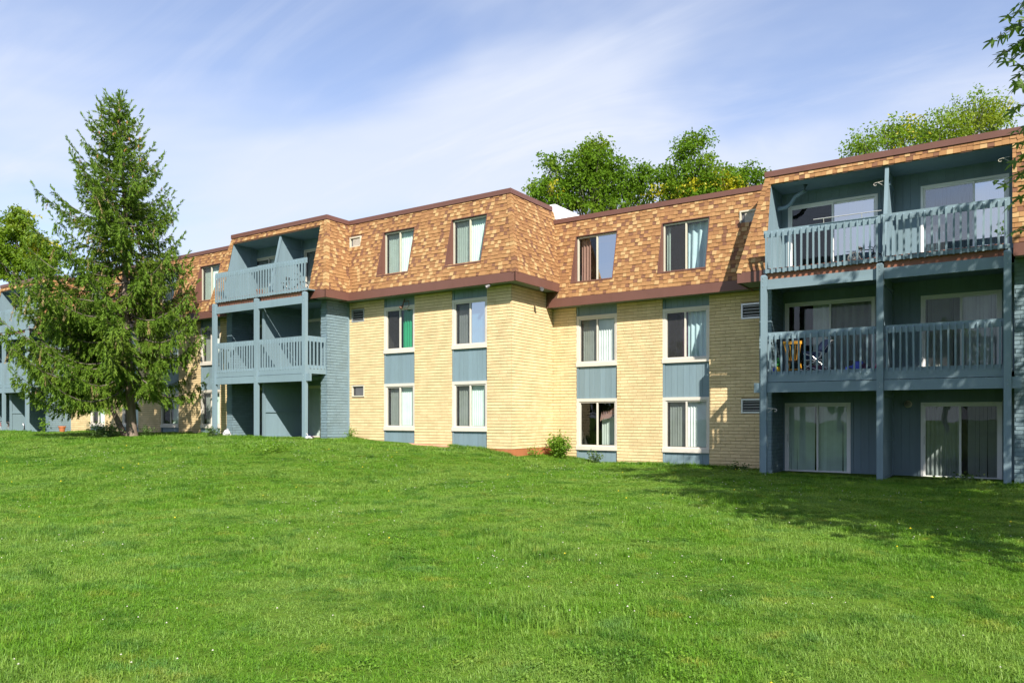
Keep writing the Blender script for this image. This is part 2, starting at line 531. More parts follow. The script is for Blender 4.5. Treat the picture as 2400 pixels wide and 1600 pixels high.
def make_ground():
    xs = np.concatenate([np.linspace(-500, -70, 12), np.arange(-66, 22, 0.6), np.linspace(24, 500, 14)])
    ys = np.concatenate([np.linspace(-500, -8, 14), np.arange(-6, 27, 0.6), np.linspace(29, 500, 14)])
    X, Y = np.meshgrid(xs, ys)
    Z = ground_z(X, Y)
    # sits lower below the building
    V = np.stack([X, Y, Z], -1).reshape(-1, 3)
    n = len(xs); i = np.arange(len(ys) - 1)[:, None] * n + np.arange(n - 1)[None, :]
    F = np.stack([i, i + 1, i + 1 + n, i + n], -1).reshape(-1, 4)
    m, nt, out = new_mat('lawn ground')
    p = nt.nodes.new('ShaderNodeBsdfPrincipled'); p.inputs['Roughness'].default_value = 0.95
    p.inputs['Specular IOR Level'].default_value = 0.05
    a = noise(nt, 0.5, 5, None, 0.6); b = noise(nt, 9, 5, None, 0.65); c0 = noise(nt, 60, 3)
    c = mixc(nt, ramp(nt, a, 0.35, 0.65), (0.065, 0.140, 0.012), (0.09, 0.165, 0.016))
    c = mixc(nt, ramp(nt, b, 0.4, 0.7, 0, 0.7), c, (0.05, 0.085, 0.014))
    c = mixc(nt, ramp(nt, c0, 0.5, 0.8, 0, 0.5), c, (0.15, 0.14, 0.05))
    nt.links.new(c, p.inputs['Base Color'])
    nt.links.new(bumpn(nt, b, 0.6, 0.05), p.inputs['Normal'])
    nt.links.new(p.outputs[0], out.inputs[0])
    o = add('lawn', np_mesh('lawn', V, F, m, smooth=True))
    tag(o, 'mown green lawn rising gently to the apartment building', 'lawn', kind='structure')
    return o


make_ground()

# ------------------------------------------------------------------ building data
O_, T_ = 0.48, 0.15            # fascia overhang, parapet setback
XC = -13.43                    # corner where the long wall steps back
YB, YC = 20.0, 22.6
LOW = dict(f0=3.755, f1=4.05, p0=6.78, p1=6.93)
HI = dict(f0=4.27, f1=4.56, p0=7.26, p1=7.41)
BLK = {  # projecting balcony blocks: wall plane, ends, posts
    'R': dict(yw=YC, x0=-6.0, x1=0.28, posts=(-5.62, -2.79, -0.15), dz=0.0, lv=LOW, slab=-1.65, gdoor=0.41),
    'L': dict(yw=YB, x0=-26.62, x1=-20.77, posts=(-26.08, -23.52, -20.86), dz=0.62, lv=HI, slab=-0.83, gdoor=1.25),
    'F': dict(yw=YB, x0=-47.45, x1=-41.5, posts=(-46.9, -44.3, -41.7), dz=0.62, lv=HI, slab=-0.80, gdoor=1.25),
}
for b in BLK.values():
    b['yf'] = b['yw'] - 1.1          # brick front of the block
    b['yp'] = b['yf'] - 1.0          # post front
    b['yd'] = b['yf'] + 1.25         # recessed wall with the sliding doors

BLD = empty('apartment_building', (-13.4, 20.0, -1.2))
tag(BLD, 'long three-storey apartment building of yellow brick with brown shingled mansard roof and blue balconies', 'apartment building')

BRICKS = []      # (u axis 'X'/'Y', u, z, length, fixed, sign, material index, wall object)
SHINGLES = []    # (corner points, material index, thickness normal)


def slope_y(wall, z, lv):
    return wall - O_ + (z - lv['f1']) / (lv['p0'] - lv['f1']) * (O_ + T_)


# ------------------------------------------------------------------ brick walls
PITCH, BL = 0.1016, 0.305


def wall(name, axis, fixed, sign, u0, u1, z0, z1, painted=False, holes=(), thick=0.22):
    """mortar core with bricks standing proud; sign = outward direction along the fixed axis"""
    mo = M_bmortar if painted else M_mortar
    mb = MB()
    us = sorted({u0, u1} | {h[0] for h in holes} | {h[1] for h in holes})
    zs = sorted({z0, z1} | {h[2] for h in holes} | {h[3] for h in holes})
    a, b = sorted((fixed, fixed - sign * thick))
    for i in range(len(us) - 1):
        for j in range(len(zs) - 1):
            cu, cz = (us[i] + us[i + 1]) / 2, (zs[j] + zs[j + 1]) / 2
            if any(h[0] < cu < h[1] and h[2] < cz < h[3] for h in holes): continue
            if axis == 'X': mb.box(us[i], us[i + 1], a, b, zs[j], zs[j + 1])
            else: mb.box(a, b, us[i], us[i + 1], zs[j], zs[j + 1])
    w = mb.build(name, mo, BLD)
    row0 = math.floor(z0 / PITCH)
    r = row0
    while r * PITCH < z1:
        za = max(z0, r * PITCH + 0.008); zb = min(z1, (r + 1) * PITCH - 0.008)
        r += 1
        if zb - za < 0.03: continue
        off = (r % 2) * BL / 2 + random.choice((0, 0, 0, 0.1))
        k = math.floor((u0 - off) / BL)
        while k * BL + off < u1:
            ua = max(u0, k * BL + off + 0.004); ub = min(u1, (k + 1) * BL + off - 0.004)
            k += 1
            if ub - ua < 0.03: continue
            segs = [(ua, ub)]
            for h in holes:
                if h[2] < zb and h[3] > za:
                    ns = []
                    for (p, q) in segs:
                        if h[1] <= p or h[0] >= q: ns.append((p, q)); continue
                        if h[0] - p > 0.03: ns.append((p, h[0]))
                        if q - h[1] > 0.03: ns.append((h[1], q))
                    segs = ns
            for (p, q) in segs:
                BRICKS.append((axis, (p + q) / 2, (za + zb) / 2, q - p, zb - za, fixed, sign, 1 if painted else 0, w))
    return w


BM = {}


def brick_mesh(L, H, var, painted):
    key = (round(L, 2), round(H, 2), var, painted)
    if key not in BM:
        rd = random.Random(hash((key[0], key[1], var)) & 0xffff)
        x = L / 2; z = H / 2; d = [0.014 + rd.uniform(-.003, .005) for _ in range(4)]
        mb = MB()
        mb.v = [(-x, 0.02, -z), (x, 0.02, -z), (x, 0.02, z), (-x, 0.02, z),
                (-x, -d[0], -z), (x, -d[1], -z), (x, -d[2], z), (-x, -d[3], z), (rd.uniform(-.3, .3) * x, -0.018 - rd.uniform(0, .004), rd.uniform(-.3, .3) * z)]
        mb.f = [(4, 5, 8), (5, 6, 8), (6, 7, 8), (7, 4, 8), (0, 1, 5, 4), (1, 2, 6, 5), (2, 3, 7, 6), (3, 0, 4, 7)]
        mb.m = [0] * 8
        BM[key] = mb.mesh('brick', M_bbrick if painted else M_brick)
    return BM[key]


def flush_bricks():
    def score(b):
        axis, u, z, L, H, fx, sg, pa, w = b
        x, y = (u, fx) if axis == 'X' else (fx, u)
        d = -math.sin(TH) * x + math.cos(TH) * y
        a = (math.cos(TH) * x + math.sin(TH) * y) / max(d, .1)
        vis = abs(a) < 0.69 and pa == 0 and z > -1.5 and w.name in VISIBLE_WALLS
        return (0 if vis else 1000) + d
    BRICKS.sort(key=score)
    near, far = BRICKS[:300], BRICKS[300:]
    for i, (axis, u, z, L, H, fx, sg, pa, w) in enumerate(near):
        M = Matrix.Translation((u, fx, z)) if axis == 'X' else Matrix.Translation((fx, u, z)) @ Matrix.Rotation(math.radians(90 * sg), 4, 'Z')
        add('brick', brick_mesh(L, H, i % 3, bool(pa)), w, M)
    V = []; F = []; MI = []
    n = 0
    rd = random.Random(3)
    for (axis, u, z, L, H, fx, sg, pa, w) in far:
        d = 0.012 + rd.random() * 0.007
        a0, a1 = u - L / 2, u + L / 2; c0, c1 = z - H / 2, z + H / 2
        f0 = fx - sg * 0.02; f1 = fx + sg * d; f2 = fx + sg * (d + rd.uniform(-.003, .003))
        q = [(a0, f0, c0), (a1, f0, c0), (a1, f0, c1), (a0, f0, c1), (a0, f1, c0), (a1, f2, c0), (a1, f1, c1), (a0, f2, c1)]
        if axis == 'Y': q = [(b, a, c) for a, b, c in q]
        V += q
        F += [(n + 4, n + 5, n + 6, n + 7), (n, n + 1, n + 5, n + 4), (n + 1, n + 2, n + 6, n + 5), (n + 2, n + 3, n + 7, n + 6), (n + 3, n, n + 4, n + 7)]
        MI += [pa] * 5
        n += 8
    o = add('brickwork', np_mesh('brickwork', V, F, [M_brick, M_bbrick], MI), BLD)
    o['kind'] = 'stuff'


VISIBLE_WALLS = set()

# column windows: (x0, x1) of each stack
COLS_B = [(-18.98, -17.52), (-15.85, -14.39)]
COLS_C = [(-12.49, -10.96), (-9.36, -7.83)]
COLS_A = [(-39.5, -38.07), (-36.47, -35.03), (-33.14, -31.70), (-30.05, -28.62)]
COLS_D = [(1.85, 3.31), (4.98, 6.44), (8.3, 9.76), (11.4, 12.86)]
AC_B = [(-20.60, -19.97, 0.78, 1.19), (-20.60, -19.97, 3.56, 4.01)]
AC_C = [(-6.84, -6.22, 0.14, 0.55), (-6.84, -6.22, 2.96, 3.40)]


def piers(name, x0, x1, cols, y, z0, z1, holes=()):
    ends = [x0] + [v for c in cols for v in c] + [x1]
    for i in range(0, len(ends), 2):
        hs = [h for h in holes if ends[i] < h[0] < ends[i + 1]]
        w = wall('brick_wall', 'X', y, -1, ends[i], ends[i + 1], z0, z1, holes=hs)
        if name == 'C': VISIBLE_WALLS.add(w.name)


piers('C', XC, -6.0, COLS_C, YC, -1.9, LOW['f0'] + 0.02, AC_C)
piers('B', -20.77, XC, COLS_B, YB, -1.02, HI['f0'] + 0.02, AC_B)
piers('A', -41.5, -26.6, COLS_A, YB, -0.95, HI['f0'] + 0.02)
piers('D', 0.28, 15.0, COLS_D, YC, -1.9, LOW['f0'] + 0.02)
wall('brick_wall', 'Y', XC, 1, YB + 0.005, YC, -1.02, HI['f0'] + 0.02)
# upper part of the return wall meets the lower roof; footing below the brick
MB().box(-17.3, XC + 0.025, YB - 0.03, YB + 0.2, -1.9, -1.022).build('footing', M_foot, BLD)
MB().box(XC - 0.2, XC + 0.028, YB + 0.2, YC + 0.0, -1.9, -1.024).build('footing', M_foot, BLD)


# ------------------------------------------------------------------ windows
def blinds(parent, name, x0, x1, z0, z1, y, m, ang=28, pitch=0.082, gap=None, sway=0.0):
    mb = MB(); n = max(2, int((x1 - x0) / pitch)); rd = random.Random(int(abs(x0 * 977 + z0 * 313)))
    for i in range(n):
        cx = x0 + (i + 0.5) * (x1 - x0) / n
        if gap and gap[0] < (cx - x0) / (x1 - x0) < gap[1]: continue
        a = math.radians(ang + rd.uniform(-10, 10)); h = 0.046
        dx, dy = math.cos(a) * h, math.sin(a) * h
        s = rd.uniform(-sway, sway)
        mb.poly([(cx - dx + s, y - dy, z0), (cx + dx + s, y + dy, z0), (cx + dx, y + dy, z1), (cx - dx, y - dy, z1)])
    return mb.build(name, m, parent)


def drape(parent, name, x0, x1, z0, z1, y, m, folds=7, amp=0.03, pull=0.0):
    mb = MB(); n = folds * 6
    top = []; bot = []
    for i in range(n + 1):
        t = i / n; x = x0 + (x1 - x0) * t; w = math.sin(t * folds * 2 * math.pi) * amp
        top.append((x, y + w * 0.7, z1)); bot.append((x0 + (x1 - x0) * (t * (1 - pull)), y + w, z0))
    for i in range(n):
        mb.poly([bot[i], bot[i + 1], top[i + 1], top[i]])
    return mb.build(name, m, parent, smooth=True)


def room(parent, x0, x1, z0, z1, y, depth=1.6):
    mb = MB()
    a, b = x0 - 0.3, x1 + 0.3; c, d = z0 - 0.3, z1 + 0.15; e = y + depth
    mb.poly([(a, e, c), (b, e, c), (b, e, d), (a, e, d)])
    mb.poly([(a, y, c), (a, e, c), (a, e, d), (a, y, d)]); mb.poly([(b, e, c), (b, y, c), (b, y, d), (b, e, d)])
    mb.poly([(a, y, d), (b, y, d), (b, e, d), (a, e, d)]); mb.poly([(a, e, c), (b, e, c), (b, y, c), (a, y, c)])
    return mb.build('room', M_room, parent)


def sliding_sash(parent, x0, x1, z0, z1, y, fw=0.045, mid=None, mat=M_white, g1=M_glass, g2=M_glass, screen=True, mw=0.05):
    """vinyl frame, centre bar, two panes (the left one behind an insect screen)"""
    mid = (x0 + x1) / 2 if mid is None else mid
    mb = MB()
    mb.box(x0, x0 + fw, y, y + 0.07, z0, z1); mb.box(x1 - fw, x1, y, y + 0.07, z0, z1)
    mb.box(x0 + fw, x1 - fw, y + 0.002, y + 0.07, z0, z0 + fw); mb.box(x0 + fw, x1 - fw, y + 0.002, y + 0.07, z1 - fw, z1)
    mb.box(mid - mw / 2, mid + mw / 2, y - 0.006, y + 0.05, z0 + fw, z1 - fw)
    mb.build('frame', mat, parent)
    for k, (a, b, g) in enumerate(((x0 + fw, mid - mw / 2, g1), (mid + mw / 2, x1 - fw, g2))):
        if g is None: continue
        yy = y + 0.045 - 0.02 * k
        MB().poly([(a, yy, z0 + fw), (b, yy, z0 + fw), (b, yy, z1 - fw), (a, yy, z1 - fw)]).build('pane', g, parent)
    if screen:
        a, b = x0 + fw, mid - mw / 2
        MB().poly([(a, y + 0.02, z0 + fw), (b, y + 0.02, z0 + fw), (b, y + 0.02, z1 - fw), (a, y + 0.02, z1 - fw)]).build('screen', M_screen, parent)


def boards(parent, x0, x1, z0, z1, y, pitch=0.203, thick=0.014, gap=0.006, single=True, m=None, name='siding_board', back=True):
    """grooved siding: boards with a backing behind the grooves"""
    m = m or M_blue
    if back:
        MB().box(x0, x1, y + thick, y + thick + 0.02, z0, z1).build('sheathing', M_bmortar, parent)
    n = max(1, round((x1 - x0) / pitch)); w = (x1 - x0) / n
    mb = MB()
    for i in range(n):
        a, b = x0 + i * w + gap / 2, x0 + (i + 1) * w - gap / 2
        if single: pbox(name, a, b, y, y + thick, z0, z1, m, parent)
        else: mb.box(a, b, y, y + thick, z0, z1)
    if not single: mb.build('siding', m, parent)


def column(x0, x1, y, lo, hi, zbot, ztop, fills, single=True):
    """a stack: base panel, window, spandrel, window, top strip, set slightly into the brick"""
    yy = y + 0.02
    for (z0, z1) in ((zbot, lo[0]), (lo[1], hi[0]), (hi[1], ztop)):
        sp = empty('spandrel_panel', ((x0 + x1) / 2, yy, z0), BLD)
        boards(sp, x0 + 0.075, x1 - 0.03, z0, z1, yy + 0.012, 0.205, single=single)
        MB().box(x0, x0 + 0.072, yy - 0.012, yy + 0.04, z0, z1).build('edge_board', M_blue, sp)
        MB().box(x1 - 0.027, x1, yy - 0.012, yy + 0.04, z0, z1).build('edge_board', M_blue, sp)
    for (z0, z1), fill in zip((lo, hi), fills):
        wdw = empty('window', ((x0 + x1) / 2, yy, z0), BLD)
        t = MB()
        t.box(x0, x0 + 0.10, yy - 0.022, yy + 0.05, z0 + 0.13, z1 - 0.10)
        t.box(x1 - 0.06, x1, yy - 0.022, yy + 0.05, z0 + 0.13, z1 - 0.10)
        t.box(x0, x1, yy - 0.026, yy + 0.05, z1 - 0.10, z1)
        t.build('trim', M_white, wdw)
        MB().box(x0 - 0.01, x1 + 0.0, yy - 0.055, yy + 0.05, z0, z0 + 0.13).build('sill', M_white, wdw)
        a, b, c, d = x0 + 0.10, x1 - 0.06, z0 + 0.13, z1 - 0.10
        fill(wdw, a, b, c, d, yy)
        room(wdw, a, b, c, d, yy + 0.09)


def fill_std(left=M_blindg, right=M_blind, screen=True, g2=M_glass, gapl=None):
    def f(p, a, b, c, d, y):
        sliding_sash(p, a, b, c, d, y, screen=screen, g2=g2, mat=M_white)
        m = (a + b) / 2
        if left is not None: blinds(p, 'vertical_blind', a + 0.10, m, c + 0.05, d - 0.04, y + 0.14, left)
        if right is not None: blinds(p, 'vertical_blind', m, b - 0.04, c + 0.05, d - 0.04, y + 0.14, right)
    return f


def fill_curtain(mat, x=0.5, g2=M_glass, folds=5, left=None):
    def f(p, a, b, c, d, y):
        sliding_sash(p, a, b, c, d, y, g2=g2)
        drape(p, 'curtain', a + (b - a) * x, b - 0.04, c + 0.03, d - 0.03, y + 0.16, mat, folds)
        if left is not None: drape(p, 'curtain', a + 0.06, a + (b - a) * 0.32, c + 0.03, d - 0.06, y + 0.16, left, 3)
    return f


def fill_torn(p, a, b, c, d, y):
    sliding_sash(p, a, b, c, d, y, screen=False)
    mb = MB(); m = (a + b) / 2 + 0.04
    n = 10
    for i in range(n):
        t0, t1 = i / n, (i + 1) / n
        zz = lambda t: d - 0.62 + 0.22 * t + 0.03 * math.sin(9 * t)
        mb.poly([(m + (b - m) * t0, y + 0.14, zz(t0) - 0.05 * (1 - t0)), (m + (b - m) * t1, y + 0.14, zz(t1) - 0.05 * (1 - t1)),
                 (m + (b - m) * t1, y + 0.13, zz(t1) + 0.24), (m + (b - m) * t0, y + 0.13, zz(t0) + 0.24 * t0)])
    mb.build('hanging_cloth', M_brownc, p)
    blinds(p, 'vertical_blind', m, b - 0.04, c + 0.05, d - 0.5, y + 0.3, M_blindg)


def fill_dark(p, a, b, c, d, y):
    sliding_sash(p, a, b, c, d, y, mid=a + (b - a) * 0.47)
    drape(p, 'curtain', a + (b - a) * 0.5, b - 0.05, c + 0.03, d - 0.03, y + 0.16, M_pale, 4, 0.035)
    drape(p, 'curtain', a + (b - a) * 0.30, a + (b - a) * 0.48, c + 0.03, d - 0.03, y + 0.2, M_cloth, 2)


LO_B, HI_B = (-0.46, 1.21), (2.30, 3.965)
LO_C, HI_C = (-1.10, 0.64), (1.73, 3.455)
column(*COLS_B[0], YB, LO_B, HI_B, -1.1, HI['f0'] + 0.02, (fill_std(), fill_curtain(M_green, 0.52)))
column(*COLS_B[1], YB, LO_B, HI_B, -1.3, HI['f0'] + 0.02, (fill_std(), fill_std(M_sheer, M_blindw, g2=M_glass2)))
column(*COLS_C[0], YC, LO_C, HI_C, -1.9, LOW['f0'] + 0.02, (fill_torn, fill_std(M_blindg, M_blindw)))
column(*COLS_C[1], YC, LO_C, HI_C, -1.9, LOW['f0'] + 0.02, (fill_std(M_blindg, M_blindw), fill_dark))
for i, c in enumerate(COLS_A):
    column(*c, YB, LO_B, HI_B, -1.1, HI['f0'] + 0.02, (fill_std(M_blindg if i % 2 else None, M_blind), fill_std(M_blindg, M_blindw if i % 2 else M_blind)), single=False)

for i, c in enumerate(COLS_D):
    column(*c, YC, LO_C, HI_C, -1.9, LOW['f0'] + 0.02, (fill_std(M_blindg, M_blind), fill_std(M_blindg, M_blindw)), single=False)

# ------------------------------------------------------------------ mansard roof
TAB = 0.128


def mansard(name, axis, wall_c, lv, hip0, hip1, u0, u1, openings=(), outward=-1):
    """u0,u1: ends at the fascia line; hip0/hip1: change of u from fascia to parapet at each end.
    openings: (ua, ub, z0, z1).  axis X: faces -y;  axis Y: faces +x"""
    f1, p0 = lv['f1'], lv['p0']
    run = O_ + T_; H = p0 - f1; L = math.hypot(run, H)
    nout = Vector((0, -H / L, run / L)) if axis == 'X' else Vector((H / L, 0, run / L))

    def pt(u, s, lift=0.0):
        t = s / L
        if axis == 'X': p = Vector((u, wall_c - O_ + run * t, f1 + H * t))
        else: p = Vector((wall_c + O_ - run * t, u, f1 + H * t))
        return p + nout * lift

    def ends(s):
        t = s / L
        return u0 + hip0 * t, u1 + hip1 * t
    ops = [(a, b, (z0 - f1) / H * L, (z1 - f1) / H * L) for (a, b, z0, z1) in openings]
    # deck below the shingles
    mb = MB()
    ss = sorted({0, L} | {o[2] for o in ops if 0 < o[2] < L} | {o[3] for o in ops if 0 < o[3] < L})
    for i in range(len(ss) - 1):
        sa, sb = ss[i], ss[i + 1]; cm = (sa + sb) / 2
        cuts = sorted((o[0], o[1]) for o in ops if o[2] < cm < o[3])
        ea, eb = ends(sa), ends(sb)
        cur = (ea[0], eb[0])
        for (a, b) in cuts + [(None, None)]:
            r = (ea[1], eb[1]) if a is None else (a, a)
            q = [pt(cur[0], sa), pt(r[0], sa), pt(r[1], sb), pt(cur[1], sb)]
            mb.poly(q if axis == 'X' else q)
            if a is not None: cur = (b, b)
    deck = mb.build(name, M_deck, BLD)
    rd = random.Random(int(abs(u0 * 100) + (5 if axis == 'X' else 9)))
    rows = int(math.ceil(L / TAB))
    for r in range(rows):
        sa, sb = r * TAB, min(L, (r + 1) * TAB + 0.03)
        e = ends(sa + TAB * 0.4)
        u = min(e) - rd.uniform(0, 0.3)
        hi_ = max(e)
        last = -1
        while u < hi_:
            long_ = rd.random()
            w = rd.uniform(0.115, 0.165)
            x = rd.random()
            mi = 2 if x < 0.19 else (3 if x < 0.34 else (1 if x < 0.58 else (4 if x < 0.76 else 0)))
            if mi == 2 and last == 2: mi = 1
            if mi == 3 and last == 3: mi = 0
            last = mi
            a, b = u, u + w - 0.004
            u += w
            a, b = max(a, min(e)), min(b, hi_)
            if b - a < 0.015: continue
            segs = [(a, b)]
            for o in ops:
                if o[2] < sa + TAB * 0.8 and o[3] > sa + TAB * 0.2:
                    ns = []
                    for (p, q) in segs:
                        if o[1] <= p or o[0] >= q: ns.append((p, q)); continue
                        if o[0] - p > 0.015: ns.append((p, o[0]))
                        if q - o[1] > 0.015: ns.append((o[1], q))
                    segs = ns
            lift = (0.024 if mi in (2, 0, 4) else 0.013) + rd.uniform(0, 0.002)
            drop = rd.uniform(-0.002, 0.002) - (0.0 if mi in (2, 0, 4) else -0.014)
            for (p, q) in segs:
                lo = sa + drop
                SHINGLES.append(([pt(p, lo, lift), pt(q, lo, lift), pt(q, sb, 0.004), pt(p, sb, 0.004), pt(p, lo, 0), pt(q, lo, 0)], mi, deck))
    return deck


def fascia_run(pts, lv, m=None, side=None):
    """brown metal fascia along a plan polyline (outer face to the right of travel is out), with soffit handled apart"""
    mb = MB()
    for (x0, y0), (x1, y1) in zip(pts[:-1], pts[1:]):
        if abs(y1 - y0) < 1e-6:      # along x, faces -y
            mb.box(x0, x1, y0 - 0.02, y0 + 0.03, lv['f0'], lv['f1'])
        else:                        # along y, faces +x
            mb.box(x0 - 0.03, x0 + 0.02, min(y0, y1), max(y0, y1), lv['f0'], lv['f1'])
    return mb.build('fascia', M_fascia, BLD)


MZ_B, MZ_C = (5.06, 6.68), (4.57, 6.185)
run_ = O_ + T_
# hip offsets: +run at the left end of a front slope whose hip leans right, 0 - valley offsets use the same amount
# B front slope: valley at left (with the left block's side), hip at right corner
ob = [(a, b, *MZ_B) for a, b in COLS_B] + [(-20.70, -20.12, 6.33, 6.72)]
xl = BLK['L']['x1']
mansard('mansard_roof', 'X', YB, HI, -run_, -run_, xl + O_, XC + O_, ob)
oc = [(a, b, *MZ_C) for a, b in COLS_C] + [(-6.88, -6.36, 5.78, 6.19)]
mansard('mansard_roof', 'X', YC, LOW, -run_, run_, XC + O_, BLK['R']['x0'] - O_, oc)
od = [(a, b, *MZ_C) for a, b in COLS_D]
mansard('mansard_roof', 'X', YC, LOW, -run_, 0, BLK['R']['x1'] + O_, 15.0, od)
oa = [(a, b, *MZ_B) for a, b in COLS_A]
mansard('mansard_roof', 'X', YB, HI, -run_, run_, BLK['F']['x1'] + O_, BLK['L']['x0'] - O_, oa)
# return slope at the corner (faces +x), runs from the hip to beyond the lower slope
mansard('mansard_roof', 'Y', XC, HI, run_, run_, YB - O_, YC + 0.35)

OPEN = {}
for k, b in BLK.items():
    lv = b['lv']; ox0, ox1 = b['x0'] + 0.29, b['x1'] - 0.34
    if k != 'R': ox1 = b['x1'] - 0.42
    oz = lv['p0'] - 0.25
    OPEN[k] = (ox0, ox1, oz)
    mansard('mansard_roof', 'X', b['yf'], lv, run_, -run_, b['x0'] - O_, b['x1'] + O_, [(ox0, ox1, lv['f1'] - 0.2, oz)])
    mansard('mansard_roof', 'Y', b['x1'], lv, run_, run_ if k != 'R' else run_, b['yf'] - O_, b['yw'] - O_ + (0.0 if k != 'R' else 0.0))


def flush_shingles():
    def depth(s):
        c = s[0][0]
        d = -math.sin(TH) * c.x + math.cos(TH) * c.y
        a = (math.cos(TH) * c.x + math.sin(TH) * c.y) / max(d, 0.1)
        return d + (1000 if abs(a) > 0.68 else 0)
    SHINGLES.sort(key=depth)
    for (q, mi, deck) in SHINGLES[:300]:
        mb = MB(); mb.v = [tuple(v) for v in q]
        mb.f = [(0, 1, 2, 3), (4, 5, 1, 0), (4, 0, 3), (5, 2, 1)]; mb.m = [0] * 4
        add('shingle', mb.mesh('shingle', M_sh[mi]), deck)
    V = []; F = []; MI = []
    n = 0
    for (q, mi, deck) in SHINGLES[300:]:
        V += [tuple(v) for v in q]
        F += [(n, n + 1, n + 2, n + 3), (n + 4, n + 5, n + 1, n), (n + 4, n, n + 3, n + 3), (n + 5, n + 2, n + 1, n + 1)]
        MI += [mi] * 4; n += 6
    F = np.array(F)
    quads = F[F[:, 2] != F[:, 3]]; tris = F[F[:, 2] == F[:, 3]][:, :3]
    MI = np.array(MI); ok = F[:, 2] != F[:, 3]
    # triangles as quads split off: keep one mesh by turning quads into triangles
    T = np.concatenate([quads[:, [0, 1, 2]], quads[:, [0, 2, 3]], tris]); TM = np.concatenate([MI[ok], MI[ok], MI[~ok]])
    o = add('shingle_courses', np_mesh('shingle_courses', V, T, M_sh, TM), BLD)
    o['kind'] = 'stuff'


# hip caps: folded shingles climbing each hip
def hip_caps(x, y, lv, sx):
    """hip between a front slope (faces -y) and a side slope; sx=+1 the side faces +x, -1 it faces -x"""
    p = Vector((x, y, lv['f1'])); q = Vector((x - sx * run_, y + run_, lv['p0']))
    d = q - p; L = d.length; d.normalize()
    nf = Vector((0, -1, run_ / (lv['p0'] - lv['f1']))).normalized(); ns = Vector((sx, 0, run_ / (lv['p0'] - lv['f1']))).normalized()
    n = int(L / 0.135)
    rd = random.Random(int(abs(x) * 10))
    for i in range(n):
        a = p + d * (i * L / n - 0.01); b = p + d * ((i + 1) * L / n + 0.03)
        wf = Vector((-sx, 0, 0)); wf = (wf - d * wf.dot(d)).normalized() * 0.125
        ws = Vector((0, 1, 0)); ws = (ws - d * ws.dot(d)).normalized() * 0.125
        up = (nf + ns).normalized()
        lf = 0.034
        mi = rd.choice((0, 0, 1, 2, 3, 4, 1))
        mb = MB()
        A, B = a + up * lf, b + up * 0.016
        Af, Bf = a + wf + nf * 0.030, b + wf + nf * 0.014
        As, Bs = a + ws + ns * 0.030, b + ws + ns * 0.014
        mb.poly([Af, A, B, Bf]); mb.poly([A, As, Bs, B])
        mb.poly([a + wf, a, A, Af]); mb.poly([a, a + ws, As, A]); mb.poly([a + wf, Af, Bf, b + wf]); mb.poly([As, a + ws, b + ws, Bs])
        mb.build('hip_shingle', M_sh[mi], BLD)


hip_caps(XC + O_, YB - O_, HI, 1)
for b in BLK.values():
    hip_caps(b['x0'] - O_, b['yf'] - O_, b['lv'], -1)
    hip_caps(b['x1'] + O_, b['yf'] - O_, b['lv'], 1)

# fascias
R_, L_, F_ = BLK['R'], BLK['L'], BLK['F']
fascia_run([(XC + O_ - 0.35, YC - O_), (R_['x0'], YC - O_)], LOW)
fascia_run([(R_['x1'], YC - O_), (15.0, YC - O_)], LOW)
fascia_run([(L_['x1'], YB - O_), (XC + O_, YB - O_)], HI)
fascia_run([(XC + O_, YB - O_ - 0.02), (XC + O_, YC - 0.1)], HI)
fascia_run([(F_['x1'], YB - O_), (L_['x0'], YB - O_)], HI)
MB().poly([(XC, YC - O_, LOW['f0']), (XC + O_ + 0.0, YC - O_ + 0.03, LOW['f0'] + 0.0), (XC + O_, YC - O_ + 0.03, HI['f0'] + 0.02), (XC, YC - O_, HI['f0'] + 0.02)]).build('flashing', M_rust, BLD)
for b in BLK.values():
    y = b['yf'] - O_
    op = OPEN['R' if b is R_ else ('L' if b is L_ else 'F')]
    fascia_run([(b['x0'] - O_, y), (op[0] - 0.02, y)], b['lv'])
    fascia_run([(op[1] + 0.02, y), (b['x1'] + O_, y)], b['lv'])
    fascia_run([(b['x1'] + O_, y - 0.02), (b['x1'] + O_, b['yw'] - O_ + 0.0)], b['lv'])
    MB().box(b['x0'] - O_ - 0.02, b['x0'] - O_ + 0.03, y + 0.031, b['yw'], b['lv']['f0'], b['lv']['f1']).build('fascia', M_fascia, BLD)

# soffits
def soffit(x0, x1, y0, y1, z):
    MB().box(x0, x1, y0, y1, z + 0.02, z + 0.05).build('soffit', M_soffit, BLD)


soffit(XC, R_['x0'], YC - O_ + 0.03, YC + 0.1, LOW['f0'])
soffit(R_['x1'], 15.0, YC - O_ + 0.03, YC + 0.1, LOW['f0'])
soffit(L_['x1'], XC, YB - O_ + 0.03, YB + 0.1, HI['f0'])
soffit(XC - 0.1, XC + O_ - 0.03, YB - O_ + 0.03, YC, HI['f0'] + 0.001)
soffit(F_['x1'], L_['x0'], YB - O_ + 0.03, YB + 0.1, HI['f0'])
for b in BLK.values():
    y = b['yf'] - O_ + 0.03; z = b['lv']['f0'] + 0.002
    soffit(b['x0'] - O_ + 0.03, b['x0'] + 0.28, y, b['yw'] - 0.05, z)
    soffit(b['x1'] - 0.28, b['x1'] + O_ - 0.03, y, b['yw'] - O_ - 0.03, z)

# copings along the parapet
def coping(pts, lv, z0=None):
    mb = MB()
    for (x0, y0), (x1, y1) in zip(pts[:-1], pts[1:]):
        if abs(y1 - y0) < 1e-6: mb.box(min(x0, x1), max(x0, x1), y0 - 0.045, y0 + 0.12, lv['p0'] - 0.01, lv['p1'])
        else: mb.box(x0 - 0.12, x0 + 0.045, min(y0, y1), max(y0, y1), lv['p0'] - 0.01, lv['p1'] - 0.001)
    mb.build('coping', M_fascia, BLD)


